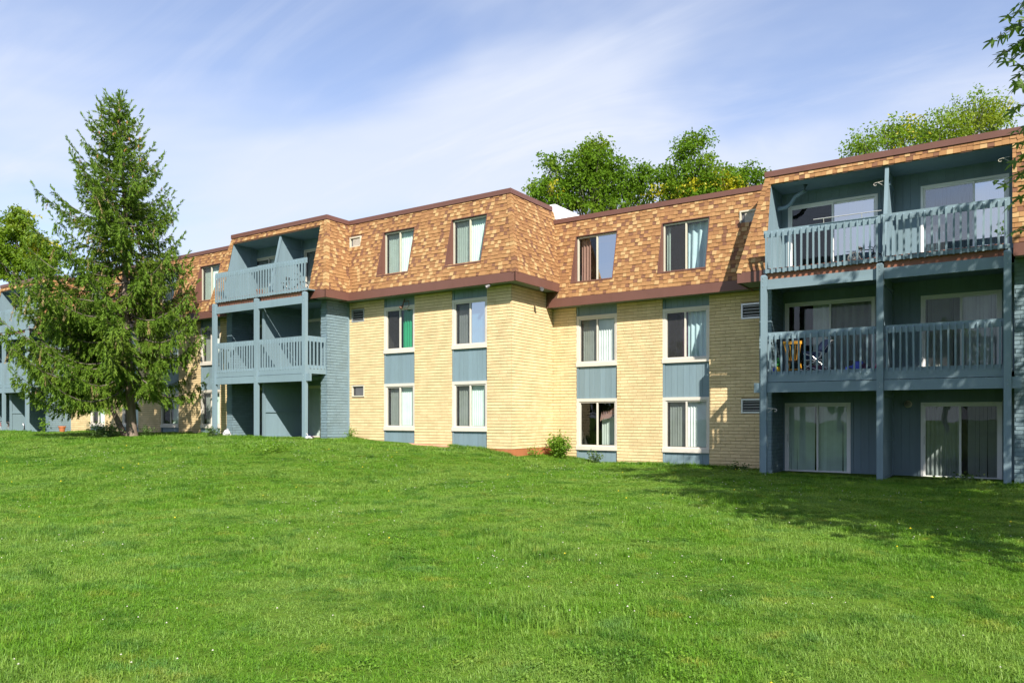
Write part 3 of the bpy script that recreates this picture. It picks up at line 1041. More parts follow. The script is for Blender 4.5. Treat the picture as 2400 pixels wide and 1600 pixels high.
coping([(XC - T_ - 0.001, YC + T_), (R_['x0'] + T_ - 0.12, YC + T_)], LOW)
coping([(R_['x1'] - T_ + 0.046, YC + T_), (15.0, YC + T_)], LOW)
coping([(L_['x1'] - T_ + 0.046, YB + T_), (XC - T_ + 0.045, YB + T_)], HI)
coping([(XC - T_, YB + T_ + 0.12), (XC - T_, YC + T_ + 0.0)], HI)
coping([(F_['x1'] - T_ + 0.046, YB + T_), (L_['x0'] + T_ - 0.05, YB + T_)], HI)
for b in BLK.values():
    lv = b['lv']
    coping([(b['x0'] + T_ - 0.045, b['yf'] + T_), (b['x1'] - T_ + 0.045, b['yf'] + T_)], lv)
    coping([(b['x1'] - T_, b['yf'] + T_ + 0.12), (b['x1'] - T_, b['yw'] + T_)], lv)
    MB().box(b['x0'] + T_ - 0.045, b['x0'] + T_ + 0.12, b['yf'] + T_ + 0.121, b['yw'] + T_ + 0.1, lv['p0'] - 0.01, lv['p1'] - 0.001).build('coping', M_fascia, BLD)
    # far side slope of the block (faces -x)
    yy0, yy1 = b['yf'] - O_, b['yw'] + 0.1
    MB().poly([(b['x0'] - O_, yy1, lv['f1']), (b['x0'] - O_, yy0, lv['f1']), (b['x0'] + T_, b['yf'] + T_, lv['p0']), (b['x0'] + T_, yy1, lv['p0'])]).build('side_slope', M_sh[1], BLD)

# flat roofs and the white step wall between the two roof levels
MB().box(XC - 0.3, 15, YC + T_ + 0.1, 33, 6.45, 6.6).box(-5.7, 0.1, R_['yf'] + T_ + 0.1, YC + T_ + 0.09, 6.66, 6.7).build('flat_roof', M_membrane, BLD)
MB().box(-60, XC - 0.31, YB + T_ + 0.1, 33, 6.95, 7.1).box(L_['x0'] + 0.3, L_['x1'] - 0.3, L_['yf'] + 0.3, YB + T_ + 0.09, 7.15, 7.19).box(F_['x0'] + 0.3, F_['x1'] - 0.3, F_['yf'] + 0.3, YB + T_ + 0.09, 7.15, 7.19).build('flat_roof', M_membrane, BLD)
MB().box(XC - 0.30, XC - 0.075, YC + T_ + 0.12, 33, 6.4, 7.53).build('parapet_wall', M_membrane, BLD)
# back and side enclosure so that no light leaks in
MB().box(-60, 15, 32.8, 33.1, -1.8, 6.4).build('rear_wall', M_mortar, BLD)
MB().box(14.8, 15.0, YC + 0.25, 32.79, -1.8, 6.44).build('end_wall', M_mortar, BLD)


# mansard windows
def mansard_window(x0, x1, z0, z1, yw, lv, fill):
    wdw = empty('dormer_window', ((x0 + x1) / 2, yw, z0), BLD)
    y0 = slope_y(yw, z0, lv); y1 = slope_y(yw, z1, lv)
    yg = y1 + 0.035
    mb = MB()
    for x, s in ((x0, 1), (x1, -1)):
        mb.poly([(x, y0 - 0.025, z0), (x, yg + 0.05, z0), (x, yg + 0.05, z1), (x, y1 - 0.025, z1)])
        a, b = sorted((x, x - s * 0.018))
        mb.beam(((a + b) / 2, y0 - 0.012, z0), ((a + b) / 2, y1 - 0.012, z1), 0.02, 0.03, up=(0, -1, 0.2))
    mb.box(x0 - 0.02, x1 + 0.02, y0 - 0.035, yg + 0.05, z0 - 0.045, z0)
    mb.box(x0, x1, y1 - 0.03, yg + 0.05, z1 - 0.012, z1 + 0.012)
    mb.build('flashing', M_fascia, wdw)
    fill(wdw, x0 + 0.012, x1 - 0.012, z0 + 0.012, z1 - 0.03, yg)
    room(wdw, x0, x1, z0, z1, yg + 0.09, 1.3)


def fill_m(kind):
    def f(p, a, b, c, d, y):
        sliding_sash(p, a, b, c, d, y, fw=0.05, mat=M_cream, g2=M_glass2 if kind in (2,) else M_glass, screen=kind != 2)
        m = (a + b) / 2
        if kind == 1:
            blinds(p, 'vertical_blind', a + 0.08, b - 0.05, c + 0.05, d - 0.04, y + 0.14, M_blind)
        elif kind == 2:
            drape(p, 'curtain', a + 0.08, a + 0.42, c + 0.04, d - 0.05, y + 0.18, M_brownc, 3, 0.03, 0.0)
        elif kind == 3:
            drape(p, 'curtain', m, b - 0.05, c + 0.04, d - 0.05, y + 0.2, M_pale, 3, 0.05, 0.15)
            drape(p, 'curtain', a + 0.05, a + 0.17, c + 0.04, d - 0.05, y + 0.18, M_blind, 1, 0.03)
    return f


for (a, b), k in zip(COLS_B, (1, 1)): mansard_window(a, b, *MZ_B, YB, HI, fill_m(k))
for (a, b), k in zip(COLS_C, (2, 3)): mansard_window(a, b, *MZ_C, YC, LOW, fill_m(k))
for a, b in COLS_D: mansard_window(a, b, *MZ_C, YC, LOW, fill_m(1))
for a, b in COLS_A: mansard_window(a, b, *MZ_B, YB, HI, fill_m(1))


# wall air conditioner sleeves
def ac_unit(x0, x1, z0, z1, y, kind):
    e = empty('wall_air_conditioner', ((x0 + x1) / 2, y, z0), BLD)
    fm = M_cream if kind != 'bars' else M_alum
    MB().box(x0, x1, y + 0.04, y + 0.3, z0, z1).build('case', M_dark if kind != 'louvre' else M_grey, e)
    mb = MB(); t = 0.035
    yy = y - 0.028
    mb.box(x0 - 0.01, x1 + 0.01, yy, y + 0.06, z0 - 0.012, z0 + t); mb.box(x0 - 0.01, x1 + 0.01, yy, y + 0.06, z1 - t, z1 + 0.012)
    mb.box(x0 - 0.01, x0 + t, yy + 0.002, y + 0.06, z0 + t, z1 - t); mb.box(x1 - t, x1 + 0.01, yy + 0.002, y + 0.06, z0 + t, z1 - t)
    mb.build('frame', fm, e)
    n = 4 if kind == 'bars' else 9
    for i in range(n):
        z = z0 + t + (z1 - z0 - 2 * t) * (i + 0.5) / n
        if kind == 'bars': pbox('bar', x0 + t, x1 - t, y - 0.03, y - 0.015, z - 0.005, z + 0.005, M_alum, e)
        elif kind == 'louvre': pbox('louvre', x0 + t + 0.1, x1 - t, y + 0.01, y + 0.035, z - 0.012, z + 0.008, M_white, e)
    if kind == 'plain':
        MB().box(x0 + 0.16, x1 - 0.06, y + 0.02, y + 0.038, z0 + 0.05, z1 - 0.06).build('panel', M_grey, e)


ac_unit(*AC_B[0], YB, 'plain'); ac_unit(*AC_B[1], YB, 'bars')
ac_unit(*AC_C[0], YC, 'bars'); ac_unit(*AC_C[1], YC, 'bars')
ac_unit(-20.69, -20.13, 6.34, 6.71, 19.98, 'louvre')
ac_unit(-6.87, -6.37, 5.79, 6.18, 22.56, 'louvre')


# ------------------------------------------------------------------ balcony blocks
def railing(parent, x0, x1, zt, zb, y, detail=True):
    """top board, bottom board and square balusters nailed outside; y = outer face of the balusters"""
    e = empty('railing', ((x0 + x1) / 2, y, zb), parent) if parent is BLD else parent
    MB().box(x0, x1, y + 0.045, y + 0.085, zt - 0.19, zt).build('top_rail', M_blueh, e)
    MB().box(x0, x1, y + 0.045, y + 0.085, zb + 0.02, zb + 0.115).build('bottom_rail', M_blueh, e)
    n = int((x1 - x0) / 0.143); p = (x1 - x0) / n
    h = zt - 0.045 - zb
    key = ('bal', round(h, 3))
    if key not in BOXC:
        mb = MB(); w = 0.021
        mb.v = [(-w, -w, 0), (w, -w, 0), (w, w, 0), (-w, w, 0), (-w, -w, h - 0.03), (w, -w, h - 0.03), (w, w, h), (-w, w, h)]
        mb.f = [(0, 3, 2, 1), (4, 5, 6, 7), (0, 1, 5, 4), (1, 2, 6, 5), (2, 3, 7, 6), (3, 0, 4, 7)]; mb.m = [0] * 6
        BOXC[key] = mb.mesh('baluster', M_blue)
    rd = random.Random(int(abs(x0) * 100))
    for i in range(n):
        add('baluster', BOXC[key], e, Matrix.Translation((x0 + (i + 0.5) * p, y + 0.0215, zb + rd.uniform(-0.008, 0.008))) @ Matrix.Rotation(rd.uniform(-0.012, 0.012), 4, 'Y'))
    return e


def side_railing(x, y0, y1, zt, zb, sx):
    e = empty('railing', (x, (y0 + y1) / 2, zb), BLD)
    a, b = sorted((x, x - sx * 0.04))
    MB().box(a, b, y0, y1, zt - 0.19, zt).build('top_rail', M_blue, e)
    MB().box(a, b, y0, y1, zb + 0.02, zb + 0.115).build('bottom_rail', M_blue, e)
    n = int((y1 - y0) / 0.143)
    for i in range(n):
        y = y0 + (i + 0.5) * (y1 - y0) / n
        pbox('baluster', min(x, x + sx * 0.042), max(x, x + sx * 0.042), y - 0.021, y + 0.021, zb, zt - 0.045, M_blue, e)


def partition(x, y0, y1, z0, z1, slant=None, mid=True):
    e = empty('partition', (x, y0, z0), BLD)
    mb = MB()
    if slant:
        mb.poly([(x - 0.01, y0 + slant, z0), (x - 0.01, y1, z0), (x - 0.01, y1, z1), (x - 0.01, y0 + slant, z1)])
    mb.box(x - 0.012, x + 0.012, y0 + 0.06, y1, z0 + 0.04, z1)
    mb.build('panel', M_blue, e)
    f = MB()
    for xx in (x + 0.012, x - 0.047):
        f.box(xx, xx + 0.035, y1 - 0.09, y1, z0 + 0.04, z1)
        f.box(xx, xx + 0.035, y0 + 0.06, y1 - 0.09, z0 + 0.04, z0 + 0.13)
        f.box(xx, xx + 0.035, y0 + 0.06, y1 - 0.09, z1 - 0.3, z1 - 0.21)
        if mid: f.box(xx, xx + 0.035, y0 + 0.06, y1 - 0.09, z0 + 1.02, z0 + 1.08)
    f.build('rails', M_blueh, e)
    MB().box(x - 0.045, x + 0.045, y0 - 0.03, y0 + 0.06, z0, z1).build('stud', M_blue, e)


def sliding_door(x0, x1, z0, z1, y, mid, fill, fm=M_cream, handle=True, g1=M_glass, g2=M_glass, screen='L'):
    e = empty('sliding_door', ((x0 + x1) / 2, y, z0), BLD)
    mb = MB(); t = 0.06
    mb.box(x0, x0 + t, y - 0.03, y + 0.08, z0, z1); mb.box(x1 - t, x1, y - 0.03, y + 0.08, z0, z1)
    mb.box(x0 + t, x1 - t, y - 0.028, y + 0.08, z1 - t, z1); mb.box(x0 + t, x1 - t, y - 0.05, y + 0.08, z0, z0 + 0.045)
    mb.build('frame', fm, e)
    for k, (a, b, yy, g) in enumerate(((x0 + t, mid + 0.03, y + 0.02, g1), (mid - 0.03, x1 - t, y + 0.052, g2))):
        s = 0.05; c, d = z0 + 0.045, z1 - t
        lf = MB().box(a, a + s, yy - 0.012, yy + 0.012, c, d).box(b - s, b, yy - 0.012, yy + 0.012, c, d)
        lf.box(a + s, b - s, yy - 0.011, yy + 0.011, c, c + 0.07).box(a + s, b - s, yy - 0.011, yy + 0.011, d - s, d)
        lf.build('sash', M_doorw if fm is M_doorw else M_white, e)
        MB().poly([(a + s, yy, c + 0.07), (b - s, yy, c + 0.07), (b - s, yy, d - s), (a + s, yy, d - s)]).build('pane', g, e)
        if screen and 'LR'[k] in screen:
            MB().poly([(a + s, yy - 0.02, c + 0.07), (b - s, yy - 0.02, c + 0.07), (b - s, yy - 0.02, d - s), (a + s, yy - 0.02, d - s)]).build('screen', M_screen, e)
    if handle:
        hx = x0 + t + 0.025
        MB().tube([(hx, y - 0.0, z0 + 0.93), (hx, y - 0.04, z0 + 0.95), (hx, y - 0.04, z0 + 1.13), (hx, y, z0 + 1.15)], 0.009).build('handle', M_alum, e)
    fill(e, x0 + t, x1 - t, z0 + 0.05, z1 - t, y + 0.09, mid)
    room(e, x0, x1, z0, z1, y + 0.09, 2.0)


def dfill(left=M_blind, right=M_blind, gapl=None, gapr=None, drapes=None):
    def f(p, a, b, c, d, y, mid):
        if left is not None: blinds(p, 'vertical_blind', a, mid, c, d - 0.02, y + 0.05, left, gap=gapl, sway=0.02)
        if right is not None: blinds(p, 'vertical_blind', mid, b, c, d - 0.02, y + 0.05, right, gap=gapr, sway=0.02)
        if drapes: drape(p, 'curtain', a + (b - a) * drapes[0], a + (b - a) * drapes[1], c, d - 0.02, y + 0.05, drapes[2], 8, 0.03)
    return f


def block(key):
    b = BLK[key]; lv = b['lv']; dz = b['dz']; yf, yp, yd = b['yf'], b['yp'], b['yd']
    near = key == 'R'
    x0, x1 = b['x0'], b['x1']; p0, p1, p2 = b['posts']; pw = 0.075
    ox0, ox1, oz = OPEN[key]
    F2, F3 = 1.13 + dz, 3.95 + dz
    gnd = [gz(p, yp + 0.07) for p in b['posts']]
    slab = b['slab']
    ix0, ix1 = x0 + 0.33, x1 - 0.30           # inner faces of the brick piers
    if key == 'R': ix1 = -0.02
    # brick piers: front and inner sides and outer side
    for (a, c) in ((x0, ix0), (ix1, x1)):
        wall('brick_wall', 'X', yf, -1, a, c, slab - 0.3, lv['f0'] + 0.02, painted=True)
    wall('brick_wall', 'Y', ix0, 1, yf + 0.004, yd, slab - 0.3, lv['f0'] + 0.02, painted=True, thick=0.1)
    wall('brick_wall', 'Y', x1, 1, yf + 0.004, b['yw'], slab - 0.3, lv['f0'] + 0.02, painted=True, thick=0.1)
    MB().box(ix1, ix1 + 0.02, yf + 0.02, yd, slab - 0.3, lv['f0'] + 0.02).build('inner_wall', M_bbrick, BLD)
    MB().box(x0, x0 + 0.02, yf + 0.02, b['yw'], slab - 0.3, lv['f0'] + 0.02).build('outer_wall', M_bbrick, BLD)
    if key != 'R':
        MB().box(x1 - 0.005, x1 + 0.045, b['yw'] - 0.075, b['yw'] - 0.012, slab - 0.3, lv['f0'] + 0.02).build('corner_trim', M_blue, BLD)
    # posts
    for i, p in enumerate(b['posts']):
        zt = F3 - 0.13
        pe = empty('post', (p, yp, gnd[i]), BLD)
        mb = MB()
        w = pw
        A = [(p - w, yp, gnd[i] - 0.3), (p + w, yp, gnd[i] - 0.3), (p + w, yp + 0.14, gnd[i] - 0.3), (p - w, yp + 0.14, gnd[i] - 0.3)]
        B = [(q[0], q[1], zt - 0.03) for q in A]
        C = [(p - w + 0.03, yp + 0.02, zt), (p + w - 0.03, yp + 0.02, zt), (p + w - 0.03, yp + 0.12, zt), (p - w + 0.03, yp + 0.12, zt)]
        mb.v = A + B + C
        mb.f = [(0, 3, 2, 1), (8, 9, 10, 11)] + [(j, (j + 1) % 4, 4 + (j + 1) % 4, 4 + j) for j in range(4)] + [(4 + j, 4 + (j + 1) % 4, 8 + (j + 1) % 4, 8 + j) for j in range(4)]
        mb.m = [0] * len(mb.f)
        mb.build('timber', M_blue, pe)
        for zb in (F3 - 0.22, F3 - 0.31, F3 - 0.44, F2 - 0.27, F2 - 0.37):
            bo = MB().lathe([(0.012, 0.0), (0.012, 0.008), (0.006, 0.014)], (p + (0.0 if i else -0.015), yp + 0.001, zb), (0, -1, 0), 8)
            bo.build('bolt', M_bolt, pe)
    # beams and rims, second floor
    yb = yp + 0.05
    for (a, c) in ((p0, p1), (p1, p2)):
        MB().box(a + pw + 0.002, c - pw - 0.002, yb, yb + 0.09, F2 - 0.46, F2 - 0.20).build('beam', M_blueh, BLD)
        MB().box(a + pw + 0.002, c - pw - 0.002, yb + 0.035, yb + 0.075, F2 - 0.185, F2 + 0.02).build('rim_board', M_blueh, BLD)
        MB().box(a + pw + 0.002, c - pw - 0.002, yb + 0.03, yb + 0.12, F3 - 0.52, F3 - 0.25).build('beam', M_blueh, BLD)
        MB().box(a + pw + 0.002 - (0.02 if a == p0 else 0), c - pw - 0.002, yb + 0.13, yb + 0.17, F3 - 0.235, F3 + 0.06).build('rim_board', M_band, BLD)
        if near and a == p0:
            MB().box(a + pw + 0.01, c - pw - 0.13, yb + 0.004, yb + 0.028, F3 - 0.52, F3 - 0.42).build('ledger_strip', M_blueh, BLD)
    for (p, s) in ((p0, -1), (p2, 1)):       # beam ends past the outer posts, side rims
        a, c = sorted((p + s * (pw + 0.002), p + s * (pw + 0.19)))
        MB().box(a, c, yb, yb + 0.09, F2 - 0.46, F2 - 0.20).build('beam', M_blueh, BLD)
        a, c = sorted((p + s * 0.03, p + s * 0.07))
        MB().box(a, c, yp + 0.145, yf, F2 - 0.185, F2 + 0.02).build('rim_board', M_blue, BLD)
        side_railing(p + s * 0.05, yp + 0.16, yf - 0.005, F2 + 1.15, F2 - 0.0, s)
    # decks and joists
    for z in (F2, F3):
        for k in range(12):
            ya = yb + 0.13 + k * (yd - yb - 0.13) / 12
            MB().box(ix0 + 0.004 if ya > yf else p0 - 0.03, ix1 - 0.004 if ya > yf else p2 + 0.03, ya + 0.003, ya + (yd - yb - 0.13) / 12 - 0.003, z - 0.035, z - 0.002).build('deck_board', M_blueh, BLD)
        nj = 12
        for k in range(nj):
            x = ix0 + 0.1 + k * (ix1 - ix0 - 0.2) / (nj - 1)
            pbox('joist', x - 0.02, x + 0.02, yb + 0.18, yd - 0.003, z - 0.235, z - 0.037, M_blue, BLD)
        MB().box(ix0 + 0.002, ix1 - 0.002, yf + 0.1, yd, z - 0.30, z - 0.24).build('ceiling', M_blueh, BLD)
    # railings
    for (a, c) in ((p0, p1), (p1, p2)):
        railing(BLD, a + pw + 0.004, c - pw - 0.004, F2 + 1.15, F2 - 0.015, yp + 0.075)
    railing(BLD, p0 - 0.02, p1 + 0.0, F3 + 1.07, F3 - 0.09, yp + 0.055)
    railing(BLD, p1 + 0.01, p2 + 0.05, F3 + 1.09, F3 - 0.09, yp + 0.055)
    # recess: back wall, doors, partitions, ceiling and cheeks of the top balcony
    yr = yd
    doors = DOORS[key]
    floors = [(slab, F2 - 0.30), (F2, F3 - 0.30), (F3, oz)]
    for fi, (za, zb) in enumerate(floors):
        ds = sorted(d for d in doors if d[0] == fi)
        xa = (ox0 if fi == 2 else ix0); xb = (ox1 if fi == 2 else ix1)
        cuts = []
        for d in ds:
            cuts.append((d[1], d[2], d[3], d[4]))
        cur = xa
        bw = empty('siding_wall', ((xa + xb) / 2, yr, za), BLD)
        MB().box(xa, xb, yr + 0.07, yr + 0.09, zb - 0.02, zb).build('sheathing', M_bmortar, bw)
        for (a, c, zc, zd) in cuts:
            if a - cur > 0.05: boards(bw, cur, a - 0.06, za, zb, yr, single=near)
            boards(bw, a - 0.06, c + 0.06, zd + 0.06, zb, yr, single=near)
            t = MB().box(a - 0.07, a - 0.003, yr - 0.022, yr + 0.03, zc, zd + 0.065).box(c + 0.003, c + 0.07, yr - 0.022, yr + 0.03, zc, zd + 0.065).box(a - 0.003, c + 0.003, yr - 0.022, yr + 0.03, zd + 0.002, zd + 0.065)
            t.build('trim', M_blue, bw)
            cur = c + 0.06
        if xb - cur > 0.05: boards(bw, cur, xb, za, zb, yr, single=near)
        for d in ds:
            sliding_door(d[1], d[2], d[3], d[4], yr - 0.005, d[5], d[6], d[7] if len(d) > 7 else M_cream, **(d[8] if len(d) > 8 else {}))
        if fi < 2:
            partition(p1, yp + 0.38, yr - 0.002, za, zb, mid=fi == 0)
    MB().box(ox0 - 0.05, ox1 + 0.05, slope_y(yf, oz, lv) + 0.03, yr + 0.1, oz, oz + 0.05).build('ceiling', M_blueh, BLD)
    # cheek walls and partition of the top floor follow the slope
    run = O_ + T_
    def cheek(x, th, nm):
        ya = slope_y(yf, F3, lv) + 0.03; yb_ = slope_y(yf, oz, lv) + 0.03
        mb = MB()
        for xx in (x, x + th):
            mb.poly([(xx, ya, F3), (xx, yr, F3), (xx, yr, oz), (xx, yb_, oz)])
        mb.poly([(x, ya, F3), (x + th, ya, F3), (x + th, yb_, oz), (x, yb_, oz)])
        return mb.build(nm, M_blue, BLD)
    cheek(ox0 - 0.03, 0.03, 'cheek_wall'); cheek(ox1, 0.03, 'cheek_wall')
    MB().box(ox0, ox0 + 0.012, yr - 0.35, yr - 0.02, F3, oz).build('corner_trim', M_blue, BLD)
    e = empty('partition', (p1, yf, F3), BLD)
    mb = MB(); ya = slope_y(yf, F3, lv) + 0.12; yb_ = slope_y(yf, oz, lv) + 0.12
    for xx in (p1 + 0.0, p1 + 0.03):
        mb.poly([(xx, ya, F3), (xx, yr, F3), (xx, yr, oz), (xx, yb_, oz)])
    mb.build('panel', M_blue, e)
    MB().beam((p1 + 0.015, ya - 0.03, F3), (p1 + 0.015, yb_ - 0.03, oz), 0.09, 0.06, up=(0, 1, 0)).build('stud', M_blue, e)
    MB().box(p1 + 0.031, p1 + 0.06, yr - 0.09, yr, F3, oz).box(p1 + 0.031, p1 + 0.06, yb_ + 0.2, yr - 0.09, oz - 0.42, oz - 0.33).build('rails', M_blueh, e)
    # patio slab
    MB().box(ix0 - 0.1, ix1 + 0.1, yp + 0.05, yd, slab - 0.2, slab).build('patio_slab', M_conc, BLD)


sc = dict(screen='L')
DOORS = {
    'R': [
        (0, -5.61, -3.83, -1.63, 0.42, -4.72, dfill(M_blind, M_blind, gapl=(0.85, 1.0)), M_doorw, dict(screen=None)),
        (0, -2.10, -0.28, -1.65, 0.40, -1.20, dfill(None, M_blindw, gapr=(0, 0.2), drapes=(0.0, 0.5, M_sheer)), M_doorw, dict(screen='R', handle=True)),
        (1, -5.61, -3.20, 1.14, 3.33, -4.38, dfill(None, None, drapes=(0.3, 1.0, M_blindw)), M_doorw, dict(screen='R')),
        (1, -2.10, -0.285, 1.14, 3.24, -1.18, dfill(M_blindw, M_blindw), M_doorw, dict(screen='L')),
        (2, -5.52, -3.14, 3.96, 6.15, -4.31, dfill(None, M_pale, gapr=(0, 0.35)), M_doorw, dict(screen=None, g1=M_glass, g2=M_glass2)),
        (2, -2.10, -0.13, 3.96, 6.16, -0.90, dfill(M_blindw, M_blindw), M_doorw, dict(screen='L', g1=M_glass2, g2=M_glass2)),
    ],
}
for kk in ('L', 'F'):
    sx = BLK[kk]['x1'] - BLK['R']['x1'] - 0.15; dz = BLK[kk]['dz']; sl = BLK[kk]['slab']
    DOORS[kk] = [
        (0, -5.3 + sx, -3.5 + sx, sl, 1.25, -4.4 + sx, dfill(M_blindg, M_blind)),
        (0, -2.2 + sx, -0.45 + sx, sl, 1.25, -1.3 + sx, dfill(M_blindg, None), M_cream, dict(screen='R')),
        (1, -5.3 + sx, -3.5 + sx, 1.14 + dz, 3.24 + dz, -4.4 + sx, dfill(M_blindg, M_blind)),
        (1, -2.2 + sx, -0.45 + sx, 1.14 + dz, 3.24 + dz, -1.3 + sx, dfill(M_blind, M_blind)),
        (2, -5.3 + sx, -3.5 + sx, 3.96 + dz, 6.0 + dz, -4.4 + sx, dfill(M_blindg, M_blindw)),
        (2, -2.2 + sx, -0.5 + sx, 3.96 + dz, 6.0 + dz, -1.3 + sx, dfill(M_blindg, M_blind)),
    ]
for kk in ('R', 'L', 'F'): block(kk)
flush_bricks()
flush_shingles()

# ------------------------------------------------------------------ fittings on the building
def flood(c, d, name='floodlight'):
    e = empty(name, c, BLD); d = Vector(d).normalized(); c = Vector(c)
    MB().tube([c + Vector((0, 0, 0.03)), c, c + d * 0.05], 0.014, 6).build('bracket', M_white, e)
    MB().lathe([(0.03, 0), (0.045, 0.03), (0.06, 0.12), (0.064, 0.17), (0.05, 0.165)], c + d * 0.03, d, 12).build('lamp_head', M_grey, e, smooth=False)


flood((-13.95, 19.60, 4.25), (-0.5, -0.6, -0.45))
flood((-12.98, 21.0, 4.25), (0.75, -0.5, -0.3))
e = empty('wall_bracket', (-17.85, 19.9, 3.9), BLD)
MB().tube([(-17.98, 19.99, 4.2), (-17.98, 19.90, 4.0), (-17.95, 19.86, 3.9)], 0.02).tube([(-17.98, 19.97, 4.1), (-17.75, 19.95, 4.1), (-17.70, 19.9, 3.92), (-17.78, 19.85, 3.80)], 0.014).build('arm', M_rust, e)
MB().lathe([(0.03, 0), (0.06, 0.06), (0.07, 0.12)], (-17.98, 19.88, 3.93), (-0.4, -0.5, -0.6), 10).build('lamp_head', M_rust, e)
# dome lamp, duct elbow, plant hooks and pole on the near block
e = empty('wall_lamp', (-2.40, 22.73, 0.36), BLD)
MB().lathe([(0.09, 0), (0.10, 0.03), (0.085, 0.06)], (-2.40, 22.735, 0.36), (0, -1, 0), 18).build('base', M_cream, e)
MB().lathe([(0.07, 0.061), (0.065, 0.10), (0.03, 0.125)], (-2.40, 22.735, 0.36), (0, -1, 0), 16).build('diffuser', M_conc, e, smooth=True)
e = empty('duct_elbow', (-5.3, 22.3, 6.1), BLD)
MB().tube([(-5.66, 22.15, 5.98), (-5.45, 22.15, 5.98), (-5.32, 22.15, 6.05), (-5.18, 22.13, 6.24), (-5.05, 22.12, 6.30), (-4.92, 22.12, 6.36), (-4.90, 22.12, 6.53)], 0.055, 10).build('duct', M_blue, e, smooth=True)


def hook(p, dx, m):
    p = Vector(p)
    pts = [p, p + Vector((dx * 0.20, 0, -0.02))]
    for i in range(8):
        a = math.pi * 1.35 * i / 7
        pts.append(p + Vector((dx * (0.20 + 0.035 * math.sin(a)), 0, -0.02 - 0.035 + 0.035 * math.cos(a))))
    MB().tube(pts, 0.007, 5).tube([p + Vector((0, 0, -0.12)), p + Vector((dx * 0.13, 0, -0.02))], 0.006, 5).build('plant_hook', m, BLD)


hook((-2.85, 21.62, 6.15), -1, M_white)
hook((-0.11, 21.70, 6.28), -1, M_toyyellow if False else M_cream)
hook((-5.53, 20.6, 0.25), 1, M_white)
MB().tube([(-4.35, 20.50, 5.12), (-2.75, 20.50, 5.11)], 0.012, 6).tube([(-4.1, 20.50, 5.11), (-4.1, 20.52, 5.0)], 0.009, 5).tube([(-3.2, 20.50, 5.11), (-3.2, 20.52, 5.0)], 0.009, 5).build('rail_pole', M_silver, BLD)

# slabs at the foot of the wall
mb = MB()
mb.v = [(-19.9, 19.45, -1.4), (-15.75, 19.45, -1.4), (-15.75, 19.97, -1.4), (-19.9, 19.97, -1.4), (-19.9, 19.45, -0.845), (-15.75, 19.45, -0.965), (-15.75, 19.97, -0.955), (-19.9, 19.97, -0.835)]
mb.f = [(0, 3, 2, 1), (4, 5, 6, 7), (0, 1, 5, 4), (1, 2, 6, 5), (2, 3, 7, 6), (3, 0, 4, 7)]; mb.m = [0] * 6
o = mb.build('paving_strip', M_slab); tag(o, 'reddish concrete strip lying in the grass along the yellow wall', 'paving', kind='structure')


# ------------------------------------------------------------------ balcony things
def place(root_name, loc, rz, label, cat, parts, scale=1.0, group=None, tilt=None):
    """parts: list of (name, MB, material, smooth) in local coordinates"""
    M = Matrix.Translation(loc) @ Matrix.Rotation(rz, 4, 'Z')
    if tilt: M = M @ tilt
    M = M @ Matrix.Scale(scale, 4)
    r = add(root_name, None, None, M)
    tag(r, label, cat, group)
    made = {}
    for p in parts:
        nm, mb, mt = p[:3]
        par = made.get(p[3], r) if len(p) > 3 and p[3] else r
        made[nm] = add(nm, mb.mesh(nm, mt), par, M)
    return r


def chair():
    P = []
    P.append(('seat', MB().lathe([(0.19, 0), (0.215, 0.015), (0.215, 0.03), (0.2, 0.04)], (0, 0, 0.42), (0, 0, 1), 16), M_brownwood))
    for sx in (-1, 1):
        for sy in (-1, 1):
            P.append(('leg', MB().tube([(sx * 0.13, sy * 0.13, 0.43), (sx * 0.19, sy * 0.19, 0.0)], [0.020, 0.014], 8), M_yelwood))
    P.append(('stretcher', MB().tube([(-0.16, -0.16, 0.2), (0.16, -0.16, 0.2)], 0.012).tube([(-0.16, 0.16, 0.2), (0.16, 0.16, 0.2)], 0.012), M_yelwood))
    for i in range(7):
        t = (i - 3) / 3
        P.append(('spindle', MB().tube([(t * 0.14, -0.17, 0.45), (t * 0.215, -0.25, 0.90)], 0.011 if 0 < i < 6 else 0.016, 6), M_yelwood))
    mb = MB(); pr = []
    for i in range(9):
        t = (i - 4) / 4
        pr.append((t * 0.245, -0.262 + 0.03 * t * t, 0.93))
    for i in range(8):
        a, b = pr[i], pr[i + 1]
        mb.beam(a, b, 0.022, 0.085)
    P.append(('top_rail', mb, M_yelwood))
    return P


F2R, F3R = 1.13, 3.95
place('wooden_chair', (-5.12, 21.75, F2R), 0.05, 'yellow varnished spindle-back wooden chair on the middle balcony', 'chair', chair())


